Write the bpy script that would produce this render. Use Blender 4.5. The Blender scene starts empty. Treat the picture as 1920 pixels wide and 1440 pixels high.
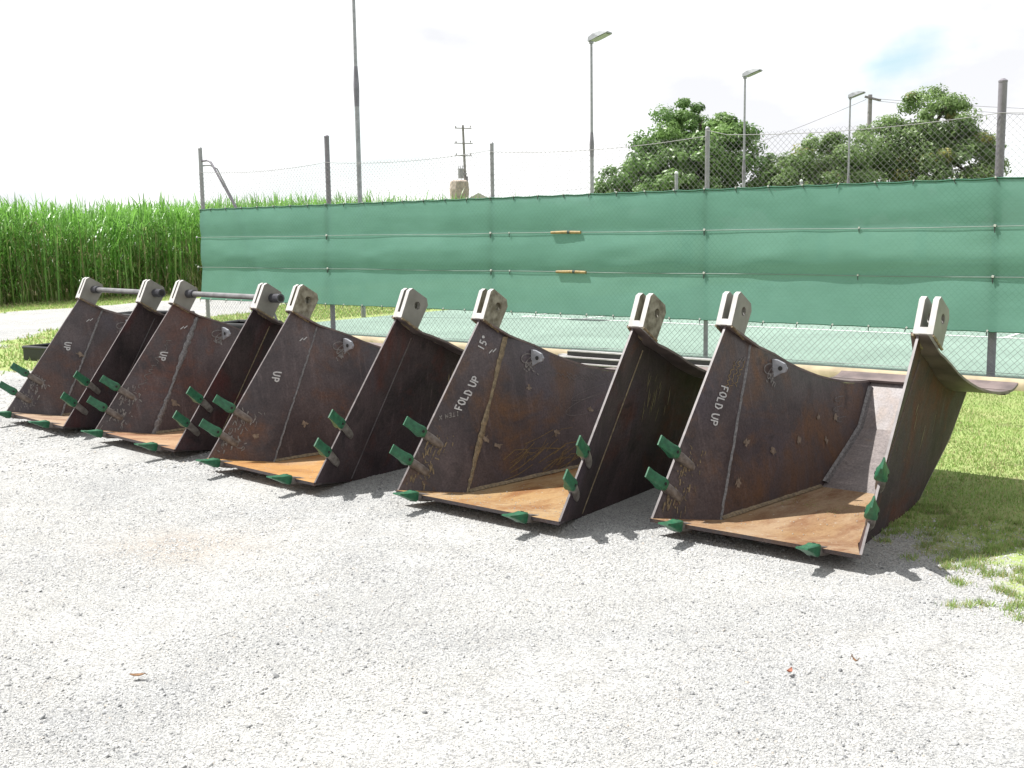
import bpy, math, random
import numpy as np
from mathutils import Matrix, Vector

random.seed(11)
rng = np.random.default_rng(11)
S = bpy.context.scene
COL = S.collection
R = math.radians

# ------------------------------------------------------------------ camera
cam_d = bpy.data.cameras.new('camera')
cam = bpy.data.objects.new('camera', cam_d)
COL.objects.link(cam)
PITCH, ROLL, CAM_H = 0.13265, -0.014036, 1.6
fw = Vector((0, math.cos(PITCH), -math.sin(PITCH)))
up0 = Vector((0, math.sin(PITCH), math.cos(PITCH)))
rt0 = Vector((1, 0, 0))
rt = math.cos(ROLL) * rt0 + math.sin(ROLL) * up0
up = -math.sin(ROLL) * rt0 + math.cos(ROLL) * up0
m = Matrix((rt, up, -fw)).transposed().to_4x4()
m.translation = (0, 0, CAM_H)
cam.matrix_world = m
cam_d.sensor_width = 36.0
cam_d.lens = 36.0 * 2118.94 / 1920.0
cam_d.clip_end = 3000
cam_d.clip_start = 0.05
S.camera = cam

# ------------------------------------------------------------------ light
FA = -0.67525          # heading of the fence
SUN_TO = Vector((-0.543, 0.19, 1.0)).normalized()
sun_d = bpy.data.lights.new('sun', 'SUN')
sun_d.energy = 5.0
sun_d.angle = R(0.53)
sun_d.color = (1.0, 0.975, 0.94)
sun = bpy.data.objects.new('sun', sun_d)
COL.objects.link(sun)
sun.rotation_euler = SUN_TO.to_track_quat('Z', 'Y').to_euler()
sun.location = (0, 0, 30)

W_ = bpy.data.worlds.new('World')
S.world = W_
W_.use_nodes = True
nt = W_.node_tree
for n in list(nt.nodes):
    nt.nodes.remove(n)
N = nt.nodes.new
out = N('ShaderNodeOutputWorld')
bg = N('ShaderNodeBackground')
bg.inputs['Strength'].default_value = 0.1
sky = N('ShaderNodeTexSky')
sky.sky_type = 'NISHITA'
sky.sun_disc = False
sky.sun_elevation = math.asin(SUN_TO.z)
sky.sun_rotation = math.atan2(SUN_TO.x, SUN_TO.y)
sky.air_density = 1.0
sky.dust_density = 1.5
tc = N('ShaderNodeTexCoord')
mp = N('ShaderNodeMapping')
mp.inputs['Scale'].default_value = (1.0, 1.0, 2.2)
mp.inputs['Location'].default_value = (1.3, 0.7, 0.2)
n1 = N('ShaderNodeTexNoise')
n1.inputs['Scale'].default_value = 2.6
n1.inputs['Detail'].default_value = 8
n1.inputs['Roughness'].default_value = 0.55
n1.inputs['Distortion'].default_value = 0.3
r1 = N('ShaderNodeValToRGB')
r1.color_ramp.elements[0].position = 0.22
r1.color_ramp.elements[1].position = 0.46
n2 = N('ShaderNodeTexNoise')
n2.inputs['Scale'].default_value = 4.6
n2.inputs['Detail'].default_value = 6
r2 = N('ShaderNodeValToRGB')
r2.color_ramp.elements[0].position = 0.36
r2.color_ramp.elements[0].color = (5.2, 5.25, 5.45, 1)
r2.color_ramp.elements[1].position = 0.55
r2.color_ramp.elements[1].color = (7.2, 7.2, 7.2, 1)
mx = N('ShaderNodeMix')
mx.data_type = 'RGBA'
L = nt.links.new
L(tc.outputs['Generated'], mp.inputs['Vector'])
L(mp.outputs['Vector'], n1.inputs['Vector'])
L(mp.outputs['Vector'], n2.inputs['Vector'])
# the break of blue between the clouds on the right
vd = N('ShaderNodeVectorMath'); vd.operation = 'SUBTRACT'
vd.inputs[1].default_value = (0.3190, 0.9370, 0.1400)
wn = N('ShaderNodeTexNoise'); wn.inputs['Scale'].default_value = 9.0; wn.inputs['Detail'].default_value = 6
L(tc.outputs['Generated'], wn.inputs['Vector'])
w1 = N('ShaderNodeVectorMath'); w1.operation = 'MULTIPLY_ADD'
w1.inputs[1].default_value = (0.16, 0.16, 0.16); w1.inputs[2].default_value = (-0.08, -0.08, -0.08)
L(wn.outputs['Color'], w1.inputs[0])
w2 = N('ShaderNodeVectorMath'); w2.operation = 'ADD'
L(tc.outputs['Generated'], w2.inputs[0]); L(w1.outputs['Vector'], w2.inputs[1])
L(w2.outputs['Vector'], vd.inputs[0])
vs_ = N('ShaderNodeVectorMath'); vs_.operation = 'MULTIPLY'
vs_.inputs[1].default_value = (13.0, 13.0, 19.0)
L(vd.outputs['Vector'], vs_.inputs[0])
vl = N('ShaderNodeVectorMath'); vl.operation = 'LENGTH'
L(vs_.outputs['Vector'], vl.inputs[0])
gp = N('ShaderNodeMapRange'); gp.interpolation_type = 'SMOOTHSTEP'
gp.inputs['From Min'].default_value = 1.3
gp.inputs['From Max'].default_value = 0.0
gp.inputs['To Min'].default_value = 0.0
gp.inputs['To Max'].default_value = 0.26
L(vl.outputs['Value'], gp.inputs['Value'])
sb = N('ShaderNodeMath'); sb.operation = 'SUBTRACT'
L(n1.outputs['Fac'], sb.inputs[0])
L(gp.outputs['Result'], sb.inputs[1])
L(sb.outputs[0], r1.inputs['Fac'])
L(n2.outputs['Fac'], r2.inputs['Fac'])
L(r1.outputs['Color'], mx.inputs['Factor'])
thin = N('ShaderNodeMix'); thin.data_type = 'RGBA'; thin.inputs['Factor'].default_value = 0.5
thin.inputs['B'].default_value = (4.6, 6.6, 6.9, 1)
L(sky.outputs['Color'], thin.inputs['A'])
L(thin.outputs['Result'], mx.inputs['A'])
sx = N('ShaderNodeSeparateXYZ')
L(tc.outputs['Generated'], sx.inputs['Vector'])
mr = N('ShaderNodeMapRange')
mr.inputs['From Min'].default_value = 0.0
mr.inputs['From Max'].default_value = 0.9
mr.inputs['To Min'].default_value = 1.2
mr.inputs['To Max'].default_value = 0.80
L(sx.outputs['Z'], mr.inputs['Value'])
vm = N('ShaderNodeVectorMath')
vm.operation = 'SCALE'
L(r2.outputs['Color'], vm.inputs[0])
L(mr.outputs['Result'], vm.inputs['Scale'])
L(vm.outputs['Vector'], mx.inputs['B'])
L(mx.outputs['Result'], bg.inputs['Color'])
L(bg.outputs['Background'], out.inputs['Surface'])

S.view_settings.view_transform = 'Standard'
S.view_settings.look = 'None'
S.view_settings.exposure = 0.68
S.view_settings.gamma = 1
S.view_settings.use_curve_mapping = False
S.render.engine = 'CYCLES'
S.cycles.max_bounces = 6
S.cycles.transparent_max_bounces = 12

# ------------------------------------------------------------------ materials
def new_mat(name):
    mt = bpy.data.materials.new(name)
    mt.use_nodes = True
    t = mt.node_tree
    return mt, t, t.nodes['Principled BSDF'], t.nodes.new, t.links.new


def coord(t, kind='Object', scale=(1, 1, 1), loc=(0, 0, 0)):
    tc = t.nodes.new('ShaderNodeTexCoord')
    mp = t.nodes.new('ShaderNodeMapping')
    mp.inputs['Scale'].default_value = scale
    mp.inputs['Location'].default_value = loc
    t.links.new(tc.outputs[kind], mp.inputs['Vector'])
    return mp.outputs['Vector']


def noise(t, vec, scale, detail=5, rough=0.55, dist=0.0):
    n = t.nodes.new('ShaderNodeTexNoise')
    n.inputs['Scale'].default_value = scale
    n.inputs['Detail'].default_value = detail
    n.inputs['Roughness'].default_value = rough
    n.inputs['Distortion'].default_value = dist
    t.links.new(vec, n.inputs['Vector'])
    return n.outputs['Fac']


def ramp(t, fac, stops):
    r = t.nodes.new('ShaderNodeValToRGB')
    e = r.color_ramp.elements
    while len(e) < len(stops):
        e.new(0.5)
    for i, (p, c) in enumerate(stops):
        e[i].position = p
        e[i].color = (c, c, c, 1) if not isinstance(c, (tuple, list)) else (*c, 1)
    t.links.new(fac, r.inputs['Fac'])
    return r.outputs['Color']


def mix(t, fac, a, b, mode='MIX'):
    x = t.nodes.new('ShaderNodeMix')
    x.data_type = 'RGBA'
    x.blend_type = mode
    for sock, v in (('Factor', fac), ('A', a), ('B', b)):
        if isinstance(v, (int, float)):
            x.inputs[sock].default_value = v if sock == 'Factor' else (v, v, v, 1)
        elif isinstance(v, tuple):
            x.inputs[sock].default_value = (*v, 1)
        else:
            t.links.new(v, x.inputs[sock])
    return x.outputs['Result']


def bump(t, b, height, strength=0.3, dist=0.01):
    bp = t.nodes.new('ShaderNodeBump')
    bp.inputs['Strength'].default_value = strength
    bp.inputs['Distance'].default_value = dist
    t.links.new(height, bp.inputs['Height'])
    t.links.new(bp.outputs['Normal'], b.inputs['Normal'])


def simple(name, col, rough=0.6, var=0.25, scale=20, metallic=0.0, bumps=0.0, col2=None):
    mt, t, b, N, L = new_mat(name)
    v = coord(t)
    f = noise(t, v, scale)
    c2 = col2 or tuple(c * (1 - var) for c in col)
    L(ramp(t, f, [(0.35, c2), (0.65, col)]), b.inputs['Base Color'])
    b.inputs['Roughness'].default_value = rough
    b.inputs['Metallic'].default_value = metallic
    if bumps:
        bump(t, b, noise(t, v, scale * 3), bumps, 0.01)
    return mt


def steel(name, seed, dark, mid, rust, rust_amt=0.55, rough=(0.38, 0.6), streak=0.4, fine=11, spec=0.4):
    """hot rolled plate: blue-black and purplish mill scale, brown rust blooms, rub marks, scratches"""
    mt, t, b, N, L = new_mat(name)
    v = coord(t, loc=(seed * 3.1, seed * 1.7, seed * 0.9))
    f1 = noise(t, v, 2.4, 7, 0.62, 0.5)
    base = ramp(t, f1, [(0.30, tuple(x * 0.68 for x in dark)), (0.70, tuple(x * 0.92 for x in mid))])
    # bluish heat-tinted scale
    fb = noise(t, v, 1.3, 4, 0.5, 0.3)
    base = mix(t, ramp(t, fb, [(0.52, 0.0), (0.68, 0.55)]), base, (mid[0] * 0.75, mid[1] * 0.82, mid[2] * 1.05))
    f2 = noise(t, v, 2.0, 9, 0.66, 0.5)
    rm = ramp(t, f2, [(rust_amt - 0.04, 0.0), (rust_amt + 0.14, 0.9)])
    c = mix(t, rm, base, rust)
    f2b = noise(t, v, 5.5, 8, 0.7, 0.3)
    c = mix(t, ramp(t, f2b, [(0.6, 0.0), (0.72, 0.55)]), c, (rust[0] * 1.35, rust[1] * 1.25, rust[2] * 0.9))
    # near-black soot and oil
    f6 = noise(t, v, 3.6, 6, 0.6, 0.8)
    c = mix(t, ramp(t, f6, [(0.60, 0.0), (0.70, 0.6)]), c, (0.022, 0.02, 0.022))
    vs = coord(t, scale=(1.0, 9.0, 1.2), loc=(seed, 0, 0))
    f3 = noise(t, vs, 2.5, 6, 0.65)
    c = mix(t, ramp(t, f3, [(0.55, 0.0), (0.75, streak)]), c, tuple(x * 1.6 for x in mid))
    # thin bright drag scratches
    vk = coord(t, scale=(1.0, 2.0, 46.0), loc=(0, seed * 0.7, seed))
    f7 = noise(t, vk, 1.4, 5, 0.7, 0.6)
    c = mix(t, ramp(t, f7, [(0.70, 0.0), (0.74, 0.4)]), c, (0.2, 0.18, 0.17))
    f4 = noise(t, v, 75, 4, 0.75)
    c = mix(t, 0.75, c, ramp(t, f4, [(0.3, 0.5), (0.7, 1.4)]), 'MULTIPLY')
    f5 = noise(t, v, fine, 9, 0.78, 1.2)
    c = mix(t, ramp(t, f5, [(0.65, 0.0), (0.73, 0.5)]), c, (0.2, 0.165, 0.13))
    L(c, b.inputs['Base Color'])
    L(ramp(t, f2, [(0.4, rough[0]), (0.65, rough[1])]), b.inputs['Roughness'])
    b.inputs['Specular IOR Level'].default_value = spec
    bump(t, b, f4, 0.22, 0.004)
    return mt


def rusty(name, seed, lo, hi, dark):
    """orange surface rust over plate, mottled, with darker scale left in places"""
    mt, t, b, N, L = new_mat(name)
    v = coord(t, loc=(seed * 2.3, seed * 1.1, 0))
    v = coord(t, scale=(1.0, 0.36, 1.0), loc=(seed * 2.3, seed * 1.1, 0))
    f1 = noise(t, v, 2.6, 7, 0.6)
    c = ramp(t, f1, [(0.32, lo), (0.68, hi)])
    f0 = noise(t, v, 4.2, 9, 0.72)
    c = mix(t, ramp(t, f0, [(0.47, 0.0), (0.62, 0.85)]), c, (dark[0] * 1.05, dark[1], dark[2] * 1.1))
    f9 = noise(t, v, 2.2, 7, 0.65)
    c = mix(t, ramp(t, f9, [(0.55, 0.0), (0.72, 0.6)]), c, (0.30, 0.255, 0.20))
    f2 = noise(t, v, 9, 8, 0.75)
    c = mix(t, ramp(t, f2, [(0.54, 0.0), (0.70, 0.6)]), c, dark)
    v = coord(t, loc=(seed, seed * 0.5, 0))
    f3 = noise(t, v, 70, 4, 0.7)
    c = mix(t, 0.55, c, ramp(t, f3, [(0.3, 0.72), (0.7, 1.22)]), 'MULTIPLY')
    f4 = noise(t, v, 38, 2, 0.5)
    c = mix(t, ramp(t, f4, [(0.69, 0.0), (0.72, 0.8)]), c, (0.36, 0.34, 0.31))
    L(c, b.inputs['Base Color'])
    b.inputs['Roughness'].default_value = 0.75
    b.inputs['Specular IOR Level'].default_value = 0.25
    bump(t, b, f3, 0.2, 0.003)
    return mt


M = {}
M['cut_edge'] = simple('sawn steel edge', (0.15, 0.125, 0.125), 0.45, 0.55, 18)
M['lug'] = simple('bare grey bracket steel', (0.235, 0.225, 0.20), 0.45, 0.32, 7, bumps=0.05)
M['lug_edge'] = simple('bright lug edge', (0.52, 0.50, 0.48), 0.4, 0.2, 20)  # rims paler than the lug faces
M['lug_blotch'] = simple('blotched bracket steel', (0.26, 0.245, 0.19), 0.5, 0.6, 22, bumps=0.05, col2=(0.10, 0.085, 0.055))
def tooth_mat():
    mt, t, b, N, L = new_mat('green tooth enamel')
    v = coord(t)
    c = ramp(t, noise(t, v, 38, 5), [(0.35, (0.011, 0.075, 0.036)), (0.65, (0.018, 0.12, 0.055))])
    c = mix(t, ramp(t, noise(t, v, 30, 7, 0.75), [(0.63, 0.0), (0.68, 0.85)]), c, (0.13, 0.12, 0.11))
    c = mix(t, ramp(t, noise(t, v, 9, 6, 0.7), [(0.55, 0.0), (0.75, 0.5)]), c, (0.10, 0.115, 0.07))
    L(c, b.inputs['Base Color'])
    b.inputs['Roughness'].default_value = 0.5
    bump(t, b, noise(t, v, 80, 4), 0.25, 0.004)
    return mt


M['tooth'] = tooth_mat()
M['adapter'] = simple('grey cast adapter', (0.19, 0.17, 0.155), 0.5, 0.5, 24, bumps=0.15, col2=(0.085, 0.07, 0.06))
M['pin'] = simple('black rubber pin and dark gap', (0.012, 0.012, 0.012), 0.6)
M['weld'] = simple('weld bead', (0.21, 0.2, 0.2), 0.4, 0.5, 70, metallic=0.3, bumps=0.5)
M['weld_tan'] = simple('rusty weld bead', (0.25, 0.19, 0.11), 0.6, 0.55, 45, bumps=0.5)
M['chalk'] = simple('white paint marker', (0.52, 0.52, 0.52), 0.8, 0.3, 60)
M['chalk_faint'] = simple('faint chalk', (0.17, 0.155, 0.15), 0.9, 0.5, 60)
M['yellow_chalk'] = simple('ochre crayon', (0.26, 0.18, 0.08), 0.9, 0.5, 60)
M['scrape'] = simple('ground scrape', (0.25, 0.19, 0.11), 0.7, 0.6, 60)
M['scrape_grey'] = simple('grey spatter', (0.24, 0.225, 0.215), 0.7, 0.6, 60)
M['paper'] = simple('torn label paper', (0.25, 0.20, 0.155), 0.9, 0.5, 40)
M['shaft'] = simple('turned steel shaft', (0.24, 0.235, 0.24), 0.35, 0.35, 14, metallic=0.5)
M['grit'] = simple('loose grit', (0.36, 0.34, 0.31), 0.9, 0.4, 60)
M['collar'] = simple('oiled dark collar', (0.10, 0.10, 0.115), 0.35, 0.4, 14, metallic=0.5)
M['eye'] = simple('lifting eye steel', (0.30, 0.31, 0.34), 0.45, 0.3, 30)
M['galv'] = simple('galvanised steel', (0.33, 0.33, 0.345), 0.45, 0.25, 12, metallic=0.4)
M['galv_dark'] = simple('weathered post steel', (0.21, 0.195, 0.225), 0.55, 0.25, 8)
M['wire'] = simple('chain link wire', (0.25, 0.245, 0.245), 0.6, 0.2, 3)
M['rope_wire'] = simple('dull support wire', (0.22, 0.25, 0.235), 0.6, 0.3, 5)
M['kerb'] = simple('cream concrete', (0.44, 0.36, 0.24), 0.85, 0.3, 5, bumps=0.3)
M['wood'] = simple('varnished dowel', (0.36, 0.25, 0.10), 0.6, 0.4, 30)
M['pole_wood'] = simple('weathered hardwood pole', (0.3, 0.285, 0.285), 0.8, 0.3, 6)
M['white_line'] = simple('court line paint', (0.72, 0.74, 0.72), 0.7, 0.15, 9)
M['lamp_glass'] = simple('floodlight lens', (0.42, 0.42, 0.44), 0.4, 0.1, 9)
M['lamp_body'] = simple('floodlight alloy', (0.3, 0.31, 0.32), 0.4, 0.2, 9, metallic=0.4)
M['dead_leaf'] = simple('dry brown leaf', (0.28, 0.15, 0.07), 0.8, 0.5, 60)
M['red_leaf'] = simple('dry red leaf', (0.33, 0.12, 0.07), 0.8, 0.4, 60)
M['bar'] = simple('painted steel bar', (0.46, 0.44, 0.44), 0.4, 0.3, 8)
M['bark'] = simple('bark', (0.12, 0.095, 0.075), 0.9, 0.5, 12, bumps=0.5)
M['roof'] = simple('cream metal roof', (0.62, 0.60, 0.54), 0.5, 0.1, 2)
M['brick_far'] = simple('brown masonry', (0.50, 0.42, 0.36), 0.9, 0.45, 3.5)  # brown paled to put distance haze and bloom into the colour
M['rope'] = simple('screen tie', (0.05, 0.07, 0.06), 0.8, 0.3, 30)
M['knot'] = simple('pale tie knot', (0.55, 0.56, 0.53), 0.8, 0.3, 30)
M['hem'] = simple('dark green hem', (0.018, 0.10, 0.055), 0.8, 0.3, 30)

# ground: gravel yard, road, grass and bare soil; the attribute says where each grows
def ground_mat():
    mt, t, b, N, L = new_mat('yard ground')
    v = coord(t)
    at = N('ShaderNodeAttribute'); at.attribute_name = 'grass'
    as_ = N('ShaderNodeAttribute'); as_.attribute_name = 'soil'
    vo = N('ShaderNodeTexVoronoi'); vo.inputs['Scale'].default_value = 150
    L(v, vo.inputs['Vector'])
    sep = N('ShaderNodeSeparateColor'); L(vo.outputs['Color'], sep.inputs['Color'])
    g = ramp(t, sep.outputs['Red'], [(0.0, (0.185, 0.188, 0.19)), (0.3, (0.305, 0.307, 0.303)), (0.75, (0.402, 0.402, 0.39)), (1.0, (0.475, 0.472, 0.455))])
    big = noise(t, v, 0.55, 6, 0.6, 0.6)
    g = mix(t, 0.85, g, ramp(t, big, [(0.32, (0.87, 0.88, 0.90)), (0.62, (1.06, 1.055, 1.04))]), 'MULTIPLY')
    med = noise(t, v, 4.5, 6, 0.6)
    g = mix(t, 0.6, g, ramp(t, med, [(0.33, (0.82, 0.80, 0.78)), (0.62, (1.08, 1.08, 1.08))]), 'MULTIPLY')
    g = mix(t, as_.outputs['Fac'], g, (0.27, 0.20, 0.14))
    # turf between the blades
    gn = noise(t, v, 26, 5, 0.7)
    gb = noise(t, v, 1.3, 5, 0.6)
    tf = ramp(t, gn, [(0.3, (0.19, 0.265, 0.08)), (0.7, (0.33, 0.40, 0.15))])
    tf = mix(t, ramp(t, gb, [(0.45, 0.0), (0.7, 0.7)]), tf, (0.32, 0.32, 0.15))
    gs = noise(t, v, 2.3, 7, 0.7)
    tf = mix(t, ramp(t, gs, [(0.58, 0.0), (0.68, 0.75)]), tf, (0.17, 0.13, 0.09))
    f = noise(t, v, 14, 5, 0.75)
    md = N('ShaderNodeMath'); md.operation = 'MULTIPLY_ADD'
    L(f, md.inputs[0]); md.inputs[1].default_value = 0.9; md.inputs[2].default_value = -0.45
    ad = N('ShaderNodeMath'); ad.operation = 'ADD'
    L(at.outputs['Fac'], ad.inputs[0]); L(md.outputs[0], ad.inputs[1])
    k = ramp(t, ad.outputs[0], [(0.42, 0.0), (0.58, 1.0)])
    L(mix(t, k, g, tf), b.inputs['Base Color'])
    b.inputs['Roughness'].default_value = 0.9
    b.inputs['Specular IOR Level'].default_value = 0.2
    bump(t, b, vo.outputs['Distance'], 0.6, 0.004)
    return mt


def field_mat():
    mt, t, b, N, L = new_mat('far grass')
    v = coord(t)
    f = noise(t, v, 0.4, 8, 0.7)
    L(ramp(t, f, [(0.3, (0.11, 0.15, 0.04)), (0.7, (0.2, 0.22, 0.08))]), b.inputs['Base Color'])
    b.inputs['Roughness'].default_value = 0.95
    return mt


def court_mat():
    mt, t, b, N, L = new_mat('court surface')
    v = coord(t)
    f = noise(t, v, 0.7, 7, 0.65, 0.5)
    f2 = noise(t, v, 60, 3)
    c = ramp(t, f, [(0.3, (0.155, 0.225, 0.185)), (0.7, (0.22, 0.315, 0.26))])
    c = mix(t, 0.3, c, ramp(t, f2, [(0.3, 0.7), (0.7, 1.2)]), 'MULTIPLY')
    L(c, b.inputs['Base Color'])
    b.inputs['Roughness'].default_value = 0.75
    return mt


def leaf_mat(name, c_lo, c_hi, trans=0.35, scale=1.5, rough=0.5, brown=None):
    mt, t, b, N, L = new_mat(name)
    v = coord(t)
    at = N('ShaderNodeAttribute'); at.attribute_name = 'tint'
    c = ramp(t, at.outputs['Fac'], [(0.0, c_lo), (0.8, c_hi), (1.0, brown or c_hi)])
    f = noise(t, v, scale, 4)
    c = mix(t, 0.5, c, ramp(t, f, [(0.3, 0.6), (0.7, 1.3)]), 'MULTIPLY')
    L(c, b.inputs['Base Color'])
    b.inputs['Roughness'].default_value = rough
    tr = N('ShaderNodeBsdfTranslucent')
    L(c, tr.inputs['Color'])
    ms = N('ShaderNodeMixShader'); ms.inputs['Fac'].default_value = trans
    L(b.outputs[0], ms.inputs[1]); L(tr.outputs[0], ms.inputs[2])
    L(ms.outputs[0], t.nodes['Material Output'].inputs['Surface'])
    return mt


def cloth_mat():
    mt, t, b, N, L = new_mat('green shade cloth')
    v = coord(t)
    f = noise(t, v, 1.1, 6, 0.6)
    f2 = noise(t, coord(t, scale=(1, 1, 14)), 6, 5, 0.7)
    c = ramp(t, f, [(0.3, (0.138, 0.298, 0.230)), (0.7, (0.168, 0.345, 0.272))])
    c = mix(t, 0.35, c, ramp(t, f2, [(0.3, 0.85), (0.7, 1.1)]), 'MULTIPLY')
    L(c, b.inputs['Base Color'])
    b.inputs['Roughness'].default_value = 0.75
    b.inputs['Specular IOR Level'].default_value = 0.25
    # fine knit
    w = N('ShaderNodeTexWave'); w.inputs['Scale'].default_value = 55; w.wave_type = 'BANDS'; w.bands_direction = 'Z'
    L(v, w.inputs['Vector'])
    # the chain link behind presses faintly through the cloth
    mpp = N('ShaderNodeMapping'); mpp.inputs['Rotation'].default_value = (0, 0, -FA)
    L(v, mpp.inputs['Vector'])
    sp_ = N('ShaderNodeSeparateXYZ'); L(mpp.outputs['Vector'], sp_.inputs['Vector'])
    ds = []
    for op in ('ADD', 'SUBTRACT'):
        a1 = N('ShaderNodeMath'); a1.operation = op
        L(sp_.outputs['X'], a1.inputs[0]); L(sp_.outputs['Z'], a1.inputs[1])
        a2 = N('ShaderNodeMath'); a2.operation = 'PINGPONG'; a2.inputs[1].default_value = 0.0355
        L(a1.outputs[0], a2.inputs[0])
        a3 = N('ShaderNodeMath'); a3.operation = 'LESS_THAN'; a3.inputs[1].default_value = 0.005
        L(a2.outputs[0], a3.inputs[0]); ds.append(a3)
    mxm = N('ShaderNodeMath'); mxm.operation = 'MAXIMUM'
    L(ds[0].outputs[0], mxm.inputs[0]); L(ds[1].outputs[0], mxm.inputs[1])
    am_ = N('ShaderNodeMath'); am_.operation = 'MULTIPLY_ADD'; am_.inputs[1].default_value = 1.6
    L(mxm.outputs[0], am_.inputs[0]); L(w.outputs['Fac'], am_.inputs[2])
    rub = ramp(t, noise(t, v, 0.9, 3), [(0.4, 0.05), (0.65, 0.22)])
    rb2 = N('ShaderNodeMath'); rb2.operation = 'MULTIPLY'
    L(rub, rb2.inputs[0]); L(mxm.outputs[0], rb2.inputs[1])
    c = mix(t, rb2.outputs[0], c, (0.06, 0.15, 0.11))
    L(c, b.inputs['Base Color'])
    bump(t, b, am_.outputs[0], 0.15, 0.003)
    tl = N('ShaderNodeBsdfTranslucent'); L(c, tl.inputs['Color'])
    ms = N('ShaderNodeMixShader'); ms.inputs['Fac'].default_value = 0.42
    L(b.outputs[0], ms.inputs[1]); L(tl.outputs[0], ms.inputs[2])
    tp = N('ShaderNodeBsdfTransparent')
    m2 = N('ShaderNodeMixShader'); m2.inputs['Fac'].default_value = 0.02
    L(ms.outputs[0], m2.inputs[1]); L(tp.outputs[0], m2.inputs[2])
    L(m2.outputs[0], t.nodes['Material Output'].inputs['Surface'])
    return mt


M['ground'] = ground_mat()
M['field'] = field_mat()
M['court'] = court_mat()
M['cloth'] = cloth_mat()
M['blade'] = leaf_mat('grass blade', (0.18, 0.30, 0.07), (0.33, 0.45, 0.14), 0.45, 3, 0.6, (0.46, 0.43, 0.23))
M['cane'] = leaf_mat('cane leaf', (0.085, 0.22, 0.04), (0.20, 0.42, 0.08), 0.45, 0.8, 0.35, (0.32, 0.27, 0.15))
M['tree_a'] = leaf_mat('mango leaf', (0.12, 0.22, 0.065), (0.24, 0.38, 0.12), 0.45, 0.6, 0.4)
M['tree_b'] = leaf_mat('olive leaf', (0.14, 0.22, 0.075), (0.26, 0.37, 0.14), 0.45, 0.6, 0.45, (0.38, 0.36, 0.12))


def stone_mat():
    mt, t, b, N, L = new_mat('crushed stone')
    at = N('ShaderNodeAttribute'); at.attribute_name = 'tint'
    v = coord(t)
    c = ramp(t, at.outputs['Fac'], [(0.0, (0.15, 0.153, 0.158)), (0.12, (0.285, 0.288, 0.288)), (0.6, (0.395, 0.396, 0.388)), (0.98, (0.49, 0.488, 0.475)), (1.0, (0.39, 0.34, 0.28))])
    c = mix(t, 0.85, c, ramp(t, noise(t, v, 0.55, 6, 0.6, 0.6), [(0.32, (0.87, 0.88, 0.90)), (0.62, (1.06, 1.055, 1.04))]), 'MULTIPLY')
    c = mix(t, 0.4, c, ramp(t, noise(t, v, 150, 3), [(0.3, 0.7), (0.7, 1.2)]), 'MULTIPLY')
    L(c, b.inputs['Base Color'])
    b.inputs['Roughness'].default_value = 0.85
    b.inputs['Specular IOR Level'].default_value = 0.3
    return mt


M['stone'] = stone_mat()

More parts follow.
